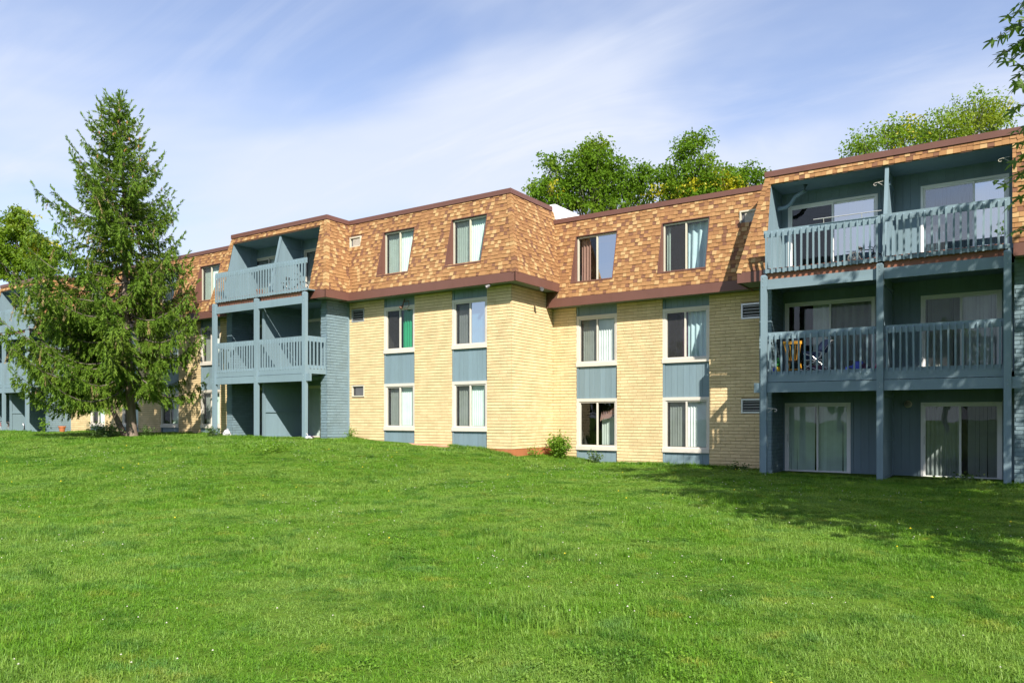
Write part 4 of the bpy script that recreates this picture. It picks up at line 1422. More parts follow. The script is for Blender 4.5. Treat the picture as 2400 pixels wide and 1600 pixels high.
def stroller():
    P = []
    for sx in (-1, 1):
        for sy in (-1, 1):
            w = MB().ring((sx * 0.36, sy * 0.2, 0.10), 0.085, 0.018, 'Y', 6, 18)
            P.append(('wheel', w, M_black)); P.append(('rim', MB().ring((sx * 0.36, sy * 0.2, 0.10), 0.062, 0.012, 'Y', 5, 16), M_silver))
            hub = MB()
            for k in range(5):
                a = 2 * math.pi * k / 5
                hub.tube([(sx * 0.36, sy * 0.2, 0.10), (sx * 0.36 + 0.06 * math.cos(a), sy * 0.2, 0.10 + 0.06 * math.sin(a))], 0.008, 4)
            P.append(('spokes', hub, M_silver))
    fr = MB()
    for sy in (-0.2, 0.2):
        fr.tube([(-0.36, sy, 0.1), (0.12, sy, 0.5), (0.40, sy, 0.92)], 0.012).tube([(0.36, sy, 0.1), (-0.06, sy, 0.52), (-0.30, sy, 0.60)], 0.012)
        fr.tube([(-0.28, sy, 0.42), (0.20, sy, 0.42)], 0.011).tube([(-0.30, sy, 0.30), (0.05, sy, 0.16), (0.36, sy, 0.1)], 0.010)
    fr.tube([(0.40, -0.2, 0.92), (0.44, 0, 0.94), (0.40, 0.2, 0.92)], 0.016)
    P.append(('frame', fr, M_silver))
    st = MB()
    st.poly([(-0.28, -0.19, 0.44), (0.12, -0.19, 0.40), (0.12, 0.19, 0.40), (-0.28, 0.19, 0.44)])
    st.poly([(0.10, -0.19, 0.40), (0.30, -0.19, 0.78), (0.30, 0.19, 0.78), (0.10, 0.19, 0.40)])
    st.poly([(-0.28, -0.19, 0.44), (-0.28, 0.19, 0.44), (-0.34, 0.19, 0.66), (-0.34, -0.19, 0.66)])
    st.poly([(-0.34, -0.2, 0.68), (0.12, -0.2, 0.62), (0.12, -0.2, 0.42), (-0.28, -0.2, 0.44)])
    P.append(('seat', st, M_navy))
    hd = MB(); n = 8
    for i in range(n):
        a0 = math.radians(70 + 100 * i / n); a1 = math.radians(70 + 100 * (i + 1) / n)
        q = lambda a, y: (0.30 + 0.26 * math.cos(a), y, 0.60 + 0.36 * math.sin(a))
        hd.poly([q(a0, -0.21), q(a1, -0.21), q(a1, 0.21), q(a0, 0.21)])
        hd.poly([(0.30, -0.21, 0.60), q(a1, -0.21), q(a0, -0.21)])
    P.append(('hood', hd, M_navy))
    bk = MB().box(-0.18, 0.2, -0.17, 0.17, 0.17, 0.28)
    P.append(('basket', bk, M_cloth))
    return P


place('baby_stroller', (-4.50, 21.55, F2R), 0.08, 'navy folding baby stroller with white wheels on the middle balcony', 'stroller', stroller())


def toy_car():
    P = []
    b = MB()
    prof = [(-0.27, 0.08), (-0.27, 0.19), (-0.12, 0.22), (-0.04, 0.33), (0.12, 0.33), (0.17, 0.21), (0.27, 0.19), (0.28, 0.08)]
    for s in (-1, 1):
        pts = [(x, s * 0.13, z) for x, z in prof]
        b.poly(pts if s < 0 else pts[::-1])
    for i in range(len(prof)):
        (x0, z0), (x1, z1) = prof[i], prof[(i + 1) % len(prof)]
        b.poly([(x0, 0.13, z0), (x1, 0.13, z1), (x1, -0.13, z1), (x0, -0.13, z0)])
    P.append(('body', b, M_toyblue))
    for sx in (-0.17, 0.17):
        for sy in (-0.13, 0.13):
            P.append(('wheel', MB().lathe([(0.075, -0.03), (0.085, -0.02), (0.085, 0.02), (0.075, 0.03)], (sx, sy, 0.085), (0, 1, 0), 14), M_black))
            P.append(('hubcap', MB().lathe([(0.05, 0.0), (0.04, 0.012)], (sx, sy + (0.031 if sy > 0 else -0.031), 0.085), (0, 1 if sy > 0 else -1, 0), 10), M_silver))
    P.append(('seat', MB().box(-0.24, -0.10, -0.1, 0.1, 0.2, 0.36), M_black))
    return P


place('toy_car', (-3.42, 21.30, F2R), 0.0, 'small blue ride-on toy car with white wheels on the middle balcony', 'toy car', toy_car())
sct = [('deck', MB().box(-0.28, 0.18, -0.06, 0.06, 0.075, 0.10), M_toyblue),
       ('steering_tube', MB().tube([(0.17, 0, 0.08), (0.30, 0, 0.50), (0.38, 0, 0.86)], 0.017, 8), M_pink),
       ('handlebar', MB().tube([(0.37, -0.18, 0.85), (0.38, 0, 0.87), (0.37, 0.18, 0.85)], 0.016, 8), M_pink)]
for x in (-0.24, 0.18):
    sct.append(('wheel', MB().ring((x, 0, 0.065), 0.05, 0.016, 'Y', 6, 16), M_black))
sct.append(('fender', MB().lathe([(0.03, -0.05), (0.07, -0.05), (0.07, 0.05), (0.03, 0.05)], (-0.06, 0, 0.20), (0, 1, 0), 10), M_cloth))
place('kick_scooter', (-3.16, 21.10, F2R), 0.0, 'pink and blue kick scooter leaning by the middle balcony post', 'scooter', sct)
place('toy_figure', (-5.43, 21.2, F2R), 0.3, 'green, yellow and red plastic toy in the corner of the middle balcony', 'toy', [
    ('base', MB().lathe([(0.09, 0), (0.10, 0.02), (0.10, 0.06), (0.07, 0.08)], (0, 0, 0), (0, 0, 1), 12), M_red),
    ('body', MB().lathe([(0.05, 0.08), (0.085, 0.14), (0.075, 0.22), (0.04, 0.26)], (0, 0, 0), (0, 0, 1), 12), M_toyyellow),
    ('arm', MB().box(-0.12, -0.06, -0.03, 0.03, 0.14, 0.24), M_toyblue),
    ('head', MB().lathe([(0.03, 0.26), (0.075, 0.30), (0.08, 0.35), (0.05, 0.40)], (0, 0, 0), (0, 0, 1), 12), M_toygreen),
    ('hat', MB().lathe([(0.12, 0.40), (0.11, 0.42), (0.05, 0.44), (0.03, 0.50)], (0, 0, 0), (0, 0, 1), 12), M_toygreen)])


def bicycle(frame_m):
    P = []
    for x in (-0.5, 0.5):
        P.append(('wheel', MB().ring((x, 0, 0.33), 0.30, 0.022, 'Y', 6, 28), M_black))
        P.append(('rim', MB().ring((x, 0, 0.33), 0.272, 0.012, 'Y', 4, 28), M_silver))
        sp = MB()
        for k in range(14):
            a = 2 * math.pi * k / 14
            sp.tube([(x, 0, 0.33), (x + 0.27 * math.cos(a), 0, 0.33 + 0.27 * math.sin(a))], 0.003, 3)
        P.append(('spokes', sp, M_silver))
    f = MB()
    bb, st, hd, hd2, rw = (-0.05, 0, 0.32), (-0.19, 0, 0.74), (0.34, 0, 0.74), (0.37, 0, 0.64), (-0.5, 0, 0.33)
    for a, b in ((bb, st), (st, hd), (bb, hd2), (hd, hd2), (bb, rw), (st, rw)): f.tube([a, b], 0.018, 6)
    P.append(('frame', f, frame_m))
    P.append(('fork', MB().tube([(0.33, 0, 0.80), (0.37, 0, 0.64)], 0.016).tube([(0.37, -0.045, 0.64), (0.5, -0.045, 0.33)], 0.012).tube([(0.37, 0.045, 0.64), (0.5, 0.045, 0.33)], 0.012), frame_m))
    P.append(('handlebar', MB().tube([(0.30, -0.28, 0.92), (0.36, -0.10, 0.90), (0.33, 0, 0.82), (0.36, 0.10, 0.90), (0.30, 0.28, 0.92)], 0.014), M_black))
    P.append(('saddle', MB().lathe([(0.02, -0.13), (0.04, -0.05), (0.075, 0.06), (0.06, 0.12)], (-0.21, 0, 0.80), (-1, 0, 0.05), 8), M_black))
    P.append(('crank', MB().ring((-0.05, 0.03, 0.32), 0.08, 0.01, 'Y', 5, 14).tube([(-0.05, 0.05, 0.32), (0.05, 0.05, 0.20)], 0.01), M_grey))
    return P


place('child_bicycle', (-3.30, 21.75, F3R), 0.75, 'small black child bicycle with wide handlebar on the top balcony', 'bicycle', bicycle(M_black), 0.66)
place('bicycle', (-46.2, 18.3, -0.79), 0.15, 'red bicycle parked under the balcony at the far end', 'bicycle', bicycle(M_red), 0.95)
place('bicycle', (-44.9, 18.7, -0.79), 0.3, 'dark bicycle standing behind the post at the far end', 'bicycle', bicycle(M_rust), 0.9)
place('bicycle', (-23.0, 19.2, 4.57), 0.25, 'dark bicycle behind the railing of the top balcony beyond the spruce', 'bicycle', bicycle(M_black), 0.95)


def pot(loc, label, s=1.0):
    place('flower_pot', loc, 0, label, 'flower pot', [
        ('vessel', MB().lathe([(0.09, 0), (0.13, 0.20), (0.13, 0.21)], (0, 0, 0), (0, 0, 1), 14), M_terra),
        ('rim', MB().lathe([(0.145, 0.20), (0.15, 0.26), (0.125, 0.26)], (0, 0, 0), (0, 0, 1), 14), M_terra)], s)


pot((-23.75, 18.3, 4.57), 'terracotta pot behind the railing of the top balcony beyond the spruce', 1.0)
pot((-40.95, 19.3, gz(-40.95, 19.3)), 'terracotta pot on the grass by the yellow wall behind the spruce', 1.2)


def crumple(n, r, seed, fl=0.8):
    rd = np.random.default_rng(seed); mb = MB(); k = 10
    rows = []
    for i in range(7):
        ph = math.pi * i / 6
        rows.append([(r * math.sin(ph) * math.cos(2 * math.pi * j / k) * rd.uniform(.65, 1.2), r * math.sin(ph) * math.sin(2 * math.pi * j / k) * rd.uniform(.65, 1.2), max(0, r * fl * (1 - math.cos(ph)) * rd.uniform(.85, 1.1))) for j in range(k)])
    for i in range(6):
        for j in range(k):
            mb.poly([rows[i][j], rows[i][(j + 1) % k], rows[i + 1][(j + 1) % k], rows[i + 1][j]])
    return mb


place('plastic_bag', (-25.85, 18.35, gz(-25.9, 18.3)), 0, 'white plastic bag slumped in the weeds behind the corner post', 'bag', [('sack', crumple(8, 0.17, 1), M_bag), ('handles', MB().ring((0.03, 0, 0.27), 0.05, 0.012, 'Y', 5, 12), M_bag)])
place('plastic_bag', (-20.72, 18.0, gz(-20.7, 18.0)), 0.6, 'crumpled white bag lying on the patio edge by the blue brick pier', 'bag', [('sack', crumple(8, 0.13, 2, 0.5), M_bag), ('handles', MB().ring((-0.08, 0, 0.15), 0.06, 0.014, 'Y', 5, 12), M_bag)])
place('cloth_heap', (-21.55, 18.75, -0.83), 0.2, 'heap of dark printed cloth on the patio under the balconies', 'clothes', [('fold', crumple(8, 0.2, 3, 0.4), M_cloth), ('fold_top', crumple(8, 0.13, 4, 0.8), M_navy)])


# ------------------------------------------------------------------ foliage
def leaf_quads(C, D, U, L, Wd):
    """diamond leaves: centre base C, direction D, width axis U"""
    C = np.asarray(C); D = D / (np.linalg.norm(D, axis=1, keepdims=True) + 1e-9)
    U = U - D * (U * D).sum(1, keepdims=True); U = U / (np.linalg.norm(U, axis=1, keepdims=True) + 1e-9)
    L = np.asarray(L)[:, None]; Wd = np.asarray(Wd)[:, None]
    N = len(C); V = np.empty((N, 4, 3))
    V[:, 0] = C; V[:, 1] = C + D * L * 0.45 + U * Wd * 0.5; V[:, 2] = C + D * L; V[:, 3] = C + D * L * 0.45 - U * Wd * 0.5
    return V.reshape(-1, 3), np.arange(N * 4).reshape(N, 4)


def unit(n, rng=RNG):
    v = rng.normal(size=(n, 3)); return v / np.linalg.norm(v, axis=1, keepdims=True)


def spruce():
    rng = np.random.default_rng(5)
    bx, by = -29.55, 16.54; bz = gz(bx, by); H = 13.72
    root = empty('spruce_tree', (bx, by, bz))
    tag(root, 'tall drooping green spruce tree standing before the yellow brick wall', 'tree')
    lean = Vector((-0.36, -0.24, 0))

    def axis(h): return Vector((bx, by, bz + h)) + lean * (h / H) + Vector((0.05 * math.sin(h * 0.9), 0.04 * math.cos(h * 0.7), 0))
    hs = [-0.25, 0.0, 0.25, 0.8, 1.8, 3.2, 5, 7, 9, 11, 12.6, H]
    rs = [0.34, 0.26, 0.205, 0.175, 0.16, 0.15, 0.135, 0.11, 0.08, 0.05, 0.025, 0.008]
    MB().tube([axis(h) for h in hs], rs, 12).build('trunk', M_bark, root, smooth=True)
    b0 = Vector((bx - 0.16, by - 0.1, bz - 0.1))
    MB().tube([b0, b0 + Vector((-0.25, -0.12, 0.55)), b0 + Vector((-0.52, -0.3, 1.25)), b0 + Vector((-0.68, -0.4, 2.0)), b0 + Vector((-0.72, -0.42, 3.0))], [0.13, 0.11, 0.10, 0.085, 0.05], 9).build('side_stem', M_bark, root, smooth=True)
    zp = [0, 1.2, 2.4, 3.8, 5.5, 6.3, 7.9, 9.3, 9.95, 11.5, 12.35, 13.7]
    rp = [3.4, 3.75, 4.1, 3.9, 3.6, 3.25, 2.75, 2.3, 1.75, 1.15, 0.85, 0.08]
    lim = MB()
    TS, TD, TL, TDR, KIND = [], [], [], [], []
    h = 2.3
    az0 = 0.0
    while h < 13.45:
        nb = 5
        az0 += 2.4
        extra = 3 if h < 5.5 else 0
        for k in range(nb + extra):
            az = az0 + 2 * math.pi * k / nb + rng.uniform(-0.3, 0.3)
            if k >= nb: az = math.atan2(0.557, 0.83) + math.pi + rng.uniform(-1.0, 1.1)      # the lit, open side carries more boughs
            hh = h + rng.uniform(-0.12, 0.12)
            R = float(np.interp(hh, zp, rp)) * rng.uniform(0.6, 1.08)
            right = math.cos(az - math.atan2(0.557, 0.83))     # +1 = towards the right of the picture
            R *= 1 - 0.13 * right
            if hh < 3.4 and right > 0.2 and rng.random() < 0.3: continue
            dv = Vector((math.cos(az), math.sin(az), 0))
            if dv.y > 0.1:
                R = min(R, (19.25 - by) / dv.y * (1.0 if hh < 6.5 else 1.4))
            tl = hh / H
            rise = -0.28 + 0.85 * tl ** 1.3
            p0 = axis(hh); n = 9; pts = []
            for i in range(n):
                s = i / (n - 1)
                z = R * (rise * s - (0.20 * (1 - tl)) * math.sin(s * math.pi) + 0.22 * s ** 3)
                side = Vector((-dv.y, dv.x, 0)) * (0.10 * R * math.sin(s * 2.2 + k) * rng.uniform(0.5, 1))
                pts.append(p0 + dv * (R * s) + Vector((0, 0, z)) + side)
            r0 = 0.010 + 0.009 * R
            lim.tube(pts, [r0 * (1 - 0.85 * i / (n - 1)) for i in range(n)], 5, cap=False)
            step = 0.046
            m = int(R / step)
            for j in range(m):
                s0 = 0.15 if h < 8 else 0.10; s = s0 + (1 - s0) * (j + rng.random()) / m
                f = s * (n - 1); i = min(int(f), n - 2); q = pts[i].lerp(pts[i + 1], f - i)
                td = (pts[i + 1] - pts[i]).normalized()
                sd = Vector((-dv.y, dv.x, 0)) * (1 if j % 2 else -1)
                u = rng.random()
                wdt = (0.16 + 0.22 * min(R, 3) * (1 - s) ** 0.7)
                if u < 0.50:       # side spray
                    d = (td * 0.75 + sd * 0.8 + Vector((0, 0, -0.10 - 0.25 * (1 - tl)))).normalized(); l = wdt * rng.uniform(0.6, 1.15); dr = 0.35 * (1 - tl) + 0.1
                    kd = 0
                elif u < 0.93:     # hanging curtain
                    d = (td * 0.3 + sd * rng.uniform(-0.4, 0.4) + Vector((0, 0, -1.0))).normalized(); l = rng.uniform(0.2, 0.8) * (0.25 + 0.65 * (1 - tl)) * (0.7 if hh < 3.2 else 1) * min(1.0, 0.35 + R / 3); dr = 0.25
                    kd = 0 if rng.random() > 0.07 + 0.10 * (1 - s) else 1
                else:
                    d = (td + Vector((0, 0, 0.5)) + sd * 0.5).normalized(); l = 0.16; dr = 0; kd = 0
                TS.append(tuple(q)); TD.append(tuple(d)); TL.append(l); TDR.append(dr); KIND.append(kd)
            # leading shoot
            TS.append(tuple(pts[-1])); TD.append(tuple((pts[-1] - pts[-2]).normalized() + Vector((0, 0, 0.35)))); TL.append(0.28); TDR.append(0); KIND.append(0)
        h += 0.345 if h < 8 else 0.26
    for a in range(14):
        hh = 12.4 + 1.3 * a / 13
        for k in range(3):
            az = rng.uniform(0, 6.28); TS.append(tuple(axis(hh))); TD.append((math.cos(az) * 0.7, math.sin(az) * 0.7, 0.75)); TL.append(0.30 * (1.15 - a / 13)); TDR.append(0); KIND.append(0)
    TS.append(tuple(axis(H - 0.3))); TD.append((0, 0, 1)); TL.append(0.45); TDR.append(0); KIND.append(0)
    lim.build('branches', M_bark2, root, smooth=True)['kind'] = 'stuff'
    TS, TD, TL, TDR, KIND = map(np.array, (TS, TD, TL, TDR, KIND))
    TD = TD / np.linalg.norm(TD, axis=1, keepdims=True)
    cnt = np.clip((TL * 105).astype(int), 14, 84)
    idx = np.repeat(np.arange(len(TL)), cnt)
    t = rng.random(len(idx)) ** 0.8
    C = TS[idx] + TD[idx] * (TL[idx] * t)[:, None]
    C[:, 2] -= TDR[idx] * TL[idx] * t ** 2
    D0 = TD[idx].copy(); D0[:, 2] -= 2 * TDR[idx] * t
    D0 /= np.linalg.norm(D0, axis=1, keepdims=True)
    D = D0 * 1.15 + unit(len(idx), rng) * 0.62
    V, F = leaf_quads(C, D, unit(len(idx), rng), rng.uniform(0.09, 0.17, len(idx)) * (1 - 0.2 * KIND[idx]), rng.uniform(0.020, 0.034, len(idx)) * (1 - 0.35 * KIND[idx]))
    o = add('crown', np_mesh('crown', V, F, [M_needle, M_needled], KIND[idx]), root)
    o['kind'] = 'stuff'
    # hanging cones near the top
    cm = MB().lathe([(0.008, 0), (0.022, -0.03), (0.024, -0.08), (0.010, -0.13)], (0, 0, 0), (0, 0, 1), 7).mesh('cone', M_cone)
    for k in range(46):
        hh = rng.uniform(9.3, 12.8); az = rng.uniform(0, 6.28); R = float(np.interp(hh, zp, rp)) * rng.uniform(0.55, 0.95)
        p = axis(hh) + Vector((math.cos(az) * R, math.sin(az) * R, R * 0.25))
        add('cone', cm, root, Matrix.Translation(p))


spruce()


def broadleaf(name, label, base, height, lobes, mats, seed, leaf=(0.17, 0.10), per=70, spread=0.42, yellow=None, trunk_r=0.22, droop=0.5, bark=None, group=None, reject=None, fork=0.35):
    rng = np.random.default_rng(seed)
    bz = gz(base[0], base[1]); root = empty(name, (base[0], base[1], bz))
    tag(root, label, 'tree', group)
    b = Vector((base[0], base[1], bz)); fk = b + Vector((0.1, 0.1, height * fork))
    MB().tube([b - Vector((0, 0, .2)), b + Vector((0, 0, 0.4)), (b + fk) / 2 + Vector((0.05, 0, 0)), fk], [trunk_r * 1.4, trunk_r * 1.1, trunk_r * 0.95, trunk_r * 0.8], 10).build('trunk', bark or M_bark2, root, smooth=True)
    lim = MB(); CC = []; YY = []
    for (c, r, n) in lobes:
        c = Vector(c)
        hub = fk.lerp(c, 0.6)
        lim.tube([fk, fk.lerp(hub, 0.5) + Vector(rng.uniform(-.2, .2, 3)), hub], [trunk_r * 0.6, trunk_r * 0.45, trunk_r * 0.3], 6, cap=False)
        for i in range(n):
            u = unit(1, rng)[0]; rad = rng.random() ** 0.42
            p = c + Vector((u[0] * r[0], u[1] * r[1], u[2] * r[2])) * rad
            CC.append(tuple(p))
            if i % 3 == 0:
                mid = hub.lerp(p, 0.5) + Vector((rng.uniform(-.2, .2), rng.uniform(-.2, .2), rng.uniform(0, .35)))
                lim.tube([hub, mid, p], [trunk_r * 0.22, trunk_r * 0.11, trunk_r * 0.04], 4, cap=False)
    lim.build('limbs', bark or M_bark2, root, smooth=True)['kind'] = 'stuff'
    CC = np.array(CC); n = len(CC)
    ym = np.zeros(n, dtype=int)
    if yellow is not None: ym = np.array([1 if yellow(p, rng) else 0 for p in CC])
    idx = np.repeat(np.arange(n), per)
    # sprays: a few twig directions for each cluster
    tw = unit(n * 6, rng).reshape(n, 6, 3); tw[:, :, 2] = tw[:, :, 2] * 0.6 + 0.05
    ti = rng.integers(0, 6, len(idx)); d = tw[idx, ti]
    t = rng.random(len(idx)) ** 0.7
    C = CC[idx] + d * (t * spread * 1.7)[:, None] + rng.normal(size=(len(idx), 3)) * 0.09
    C[:, 2] -= droop * 0.35 * t ** 2
    D = d * 0.5 + unit(len(idx), rng) * 0.7; D[:, 2] -= droop
    ml = ym[idx]
    if reject is not None:
        k = ~reject(C); C, D, ml = C[k], D[k], ml[k]
    N = len(C)
    V, F = leaf_quads(C, D, unit(N, rng), rng.uniform(0.7, 1.25, N) * leaf[0], rng.uniform(0.75, 1.2, N) * leaf[1])
    o = add('crown', np_mesh('crown', V, F, mats, ml), root); o['kind'] = 'stuff'
    return root


cs, sn = math.cos(TH), math.sin(TH)


def at(px, py, depth):
    a = (px - 1200) / 1760; z = (978 - py) / 1760
    return Vector((cs * a - sn, sn * a + cs, z)) * depth


def lobe(px, py, depth, w, h, n, dz=1.0):
    p = at(px, py, depth); k = depth / 1760
    return ((p.x, p.y, p.z), (w * k, w * k * dz, h * k), n)


GT = 'trees behind the building'
broadleaf('locust_tree', 'full green locust tree rising behind the roof beside the white parapet', (at(1385, 900, 42).x, at(1385, 900, 42).y), 17,
          [lobe(1375, 430, 42, 75, 90, 95), lobe(1300, 460, 42, 48, 60, 50), lobe(1450, 440, 42, 55, 70, 60), lobe(1390, 370, 42, 45, 55, 40), lobe(1380, 540, 42, 120, 70, 60), lobe(1300, 385, 42, 28, 28, 12), lobe(1265, 440, 42, 22, 22, 8), lobe(1500, 430, 42, 35, 50, 25)],
          [M_locust, M_locusty], 21, yellow=lambda p, r: (p[2] < 12.6 and r.random() < 0.05), group=None, per=78)
broadleaf('locust_tree', 'locust tree with yellow patches rising behind the long shingled roof', (at(1650, 900, 41).x, at(1650, 900, 41).y), 16,
          [lobe(1620, 420, 41, 60, 70, 70), lobe(1690, 440, 41, 65, 55, 65), lobe(1610, 350, 41, 28, 35, 16), lobe(1640, 325, 41, 16, 18, 6), lobe(1745, 420, 41, 35, 35, 26), lobe(1560, 430, 41, 40, 50, 30), lobe(1650, 510, 41, 110, 60, 50)],
          [M_locust, M_locusty], 22, yellow=lambda p, r: (p[2] < 13.0 and r.random() < 0.25), per=76)
broadleaf('locust_tree', 'light green locust tree rising behind the near balcony roof', (at(2180, 900, 34).x, at(2180, 900, 34).y), 15,
          [lobe(2290, 280, 34, 60, 50, 60), lobe(2200, 310, 34, 65, 45, 55), lobe(2110, 310, 34, 50, 35, 34), lobe(2020, 340, 34, 40, 30, 24), lobe(2150, 400, 34, 150, 70, 70), lobe(2330, 265, 34, 25, 25, 8)],
          [M_limetree, M_locusty], 23, yellow=lambda p, r: r.random() < 0.04, per=58, leaf=(0.15, 0.075), spread=0.5)
broadleaf('leafy_tree', 'bright yellow-green tree behind the far end of the roof', (at(40, 900, 72).x, at(40, 900, 72).y), 19,
          [lobe(30, 580, 72, 60, 80, 100), lobe(95, 600, 72, 45, 60, 60), lobe(-50, 580, 72, 60, 80, 40), lobe(40, 520, 72, 30, 35, 25)],
          [M_limetree, M_locusty], 24, yellow=lambda p, r: r.random() < 0.06, per=110, leaf=(0.26, 0.15), spread=0.6)


# maple beside the camera: crown just outside the right edge, shading the lawn and the near block
def maple():
    rng = np.random.default_rng(31)

    def rej(C):
        d = -sn * C[:, 0] + cs * C[:, 1]
        a = (cs * C[:, 0] + sn * C[:, 1]) / np.maximum(d, 0.1); v = C[:, 2] / np.maximum(d, 0.1)
        return ((a < 0.688) & (v < 0.58) & (d > 0)) | (C[:, 1] > 20.2)
    root = broadleaf('maple_tree', 'maple tree whose leafy twigs hang into view at the upper right edge', (5.9, 12.2), 12,
                     [((5.0, 12.6, 6.3), (4.6, 4.6, 4.0), 230), ((3.6, 14.8, 7.6), (3.2, 2.6, 2.9), 110), ((3.2, 10.2, 5.0), (2.9, 2.9, 2.6), 90), ((1.8, 12.6, 7.6), (2.4, 2.6, 2.3), 80), ((4.2, 8.3, 3.8), (2.4, 2.2, 2.0), 55)],
                     [M_maple], 32, leaf=(0.19, 0.16), per=56, spread=0.5, trunk_r=0.24, droop=0.3, reject=rej, fork=0.25)
    # lobed leaves on the twigs that enter the picture
    lobes_ang = [0, 52, -52, 105, -105]; lobes_len = [1.0, 0.86, 0.86, 0.5, 0.5]
    order = sorted(range(5), key=lambda i: lobes_ang[i])
    out = [(0, -0.02)]
    for n_, i in enumerate(order):
        a = math.radians(lobes_ang[i])
        for da, f in ((-13, 0.62), (-7, 0.80), (0, 1.0), (7, 0.80), (13, 0.62)):
            t = a + math.radians(da); out.append((math.sin(t) * lobes_len[i] * f, math.cos(t) * lobes_len[i] * f))
        if n_ < 4:
            j = order[n_ + 1]; t = math.radians((lobes_ang[i] + lobes_ang[j]) / 2); out.append((math.sin(t) * 0.30, math.cos(t) * 0.30))
    out = np.array(out)
    tw = MB(); LV = []; LF = []; n0 = 0
    spots = [(2395, 30, -60), (2380, 70, -40), (2350, 85, -45), (2385, 140, -65), (2345, 135, -30), (2365, 120, -40), (2390, 180, -25), (2395, 250, -35), (2398, 370, -30), (2375, 425, -40), (2392, 405, -25), (2388, 470, -30), (2396, 540, -30), (2399, 100, -30), (2400, 200, -30), (2397, 10, -30), (2410, 330, -40), (2415, 60, -40), (2415, 150, -40), (2420, 430, -40), (2400, 300, -35)]
    for (px, py, dx) in spots:
        dep = rng.uniform(9.6, 10.6)
        tip = at(px + dx * 0.25 - 8, py + 6, dep); root_p = at(px + 130, py - 55, dep + 0.6)
        mid = (tip + root_p) / 2 + Vector((0, 0, 0.10))
        tw.tube([root_p, mid, tip], [0.011, 0.006, 0.003], 4, cap=False)
        for k in range(10):
            t = 1 - 0.10 * k
            q = mid.lerp(tip, (t - 0.5) * 2) if t > 0.5 else root_p.lerp(mid, t * 2)
            q = q + Vector(rng.uniform(-0.03, 0.03, 3))
            az = rng.uniform(0, 6.28)
            D = Vector((-cs * 0.8 + rng.uniform(-.6, .6), -sn * 0.6 + rng.uniform(-.6, .6), -0.35 + rng.uniform(-.45, .3))).normalized()
            Nn = (Vector((0.1, -0.5, 0.8)) + Vector(rng.uniform(-.6, .6, 3)))
            U = D.cross(Nn).normalized(); s = rng.uniform(0.12, 0.17); Nn = U.cross(D)
            P = [q + U * (x * s) + D * (y * s) + Nn * (-0.22 * s * (x * x + y * y)) for x, y in out]
            for p in P: LV.append(tuple(p))
            m = len(P)
            for i in range(1, m - 1): LF.append((n0, n0 + i, n0 + i + 1))
            n0 += m
    tw.build('twigs', M_bark2, root)['kind'] = 'stuff'
    o = add('leaf_sprays', np_mesh('leaf_sprays', LV, LF, M_maple), root); o['kind'] = 'stuff'


maple()


def far_trees():
    rng = np.random.default_rng(61); C = []; mb = MB()
    for i in range(16):
        x = -95 + i * 10 + rng.uniform(-3, 3); y = -48 + rng.uniform(-6, 6); h = rng.uniform(8, 13); w = rng.uniform(3.2, 5); z = gz(x, y)
        mb.tube([(x, y, z - 0.2), (x + 0.2, y, z + h * 0.6)], [0.3, 0.15], 6)
        u = unit(1500, rng) * (rng.random(1500) ** 0.4)[:, None]
        C.append(np.stack([x + u[:, 0] * w, y + u[:, 1] * w, z + h * 0.62 + u[:, 2] * h * 0.40], 1))
    C = np.concatenate(C); n = len(C)
    V, F = leaf_quads(C, unit(n, rng), unit(n, rng), rng.uniform(0.5, 0.9, n), rng.uniform(0.3, 0.55, n))
    o = add('far_trees', np_mesh('far_trees', V, F, M_locust)); tag(o, 'row of green trees across the lawn, mirrored in the glass doors', 'trees', kind='stuff')
    mb.build('trunks', M_bark2, o)


far_trees()


# shrubs and weeds
def plant(name, label, cat, x, y, w, h, n, leaf, mat, seed, stems=6, upright=False):
    rng = np.random.default_rng(seed); bz = gz(x, y)
    root = empty(name, (x, y, bz)); tag(root, label, cat)
    st = MB(); C = []; D = []
    per = n // stems
    for i in range(stems):
        az = rng.uniform(0, 6.28); rr = rng.uniform(0.1, 1.0) * w / 2
        hh = h * rng.uniform(0.55, 1.0) * (1 - 0.35 * rr / (w / 2))
        tip = Vector((x + math.cos(az) * rr, y + math.sin(az) * rr * 0.7, bz + hh))
        b = Vector((x + rng.uniform(-.08, .08) * w, y + rng.uniform(-.08, .08) * w, bz - 0.03))
        mid = b.lerp(tip, 0.55) + Vector((rng.uniform(-.04, .04), rng.uniform(-.04, .04), 0.05 * h))
        st.tube([b, mid, tip], [0.008, 0.006, 0.003], 4, cap=False)
        for k in range(per):
            t = rng.uniform(0.12, 1.0); q = b.lerp(mid, t * 2) if t < 0.5 else mid.lerp(tip, (t - 0.5) * 2)
            C.append(tuple(q + Vector(rng.normal(0, 0.05 * (w + 0.15), 3)))); d = unit(1, rng)[0]; d[2] = d[2] * 0.5 + 0.15; D.append(d)
    st.build('stems', mat, root)['kind'] = 'stuff'
    N = len(C)
    V, F = leaf_quads(np.array(C), np.array(D), unit(N, rng), rng.uniform(0.7, 1.2, N) * leaf, rng.uniform(0.7, 1.1, N) * leaf * 0.62)
    o = add('foliage', np_mesh('foliage', V, F, mat), root); o['kind'] = 'stuff'


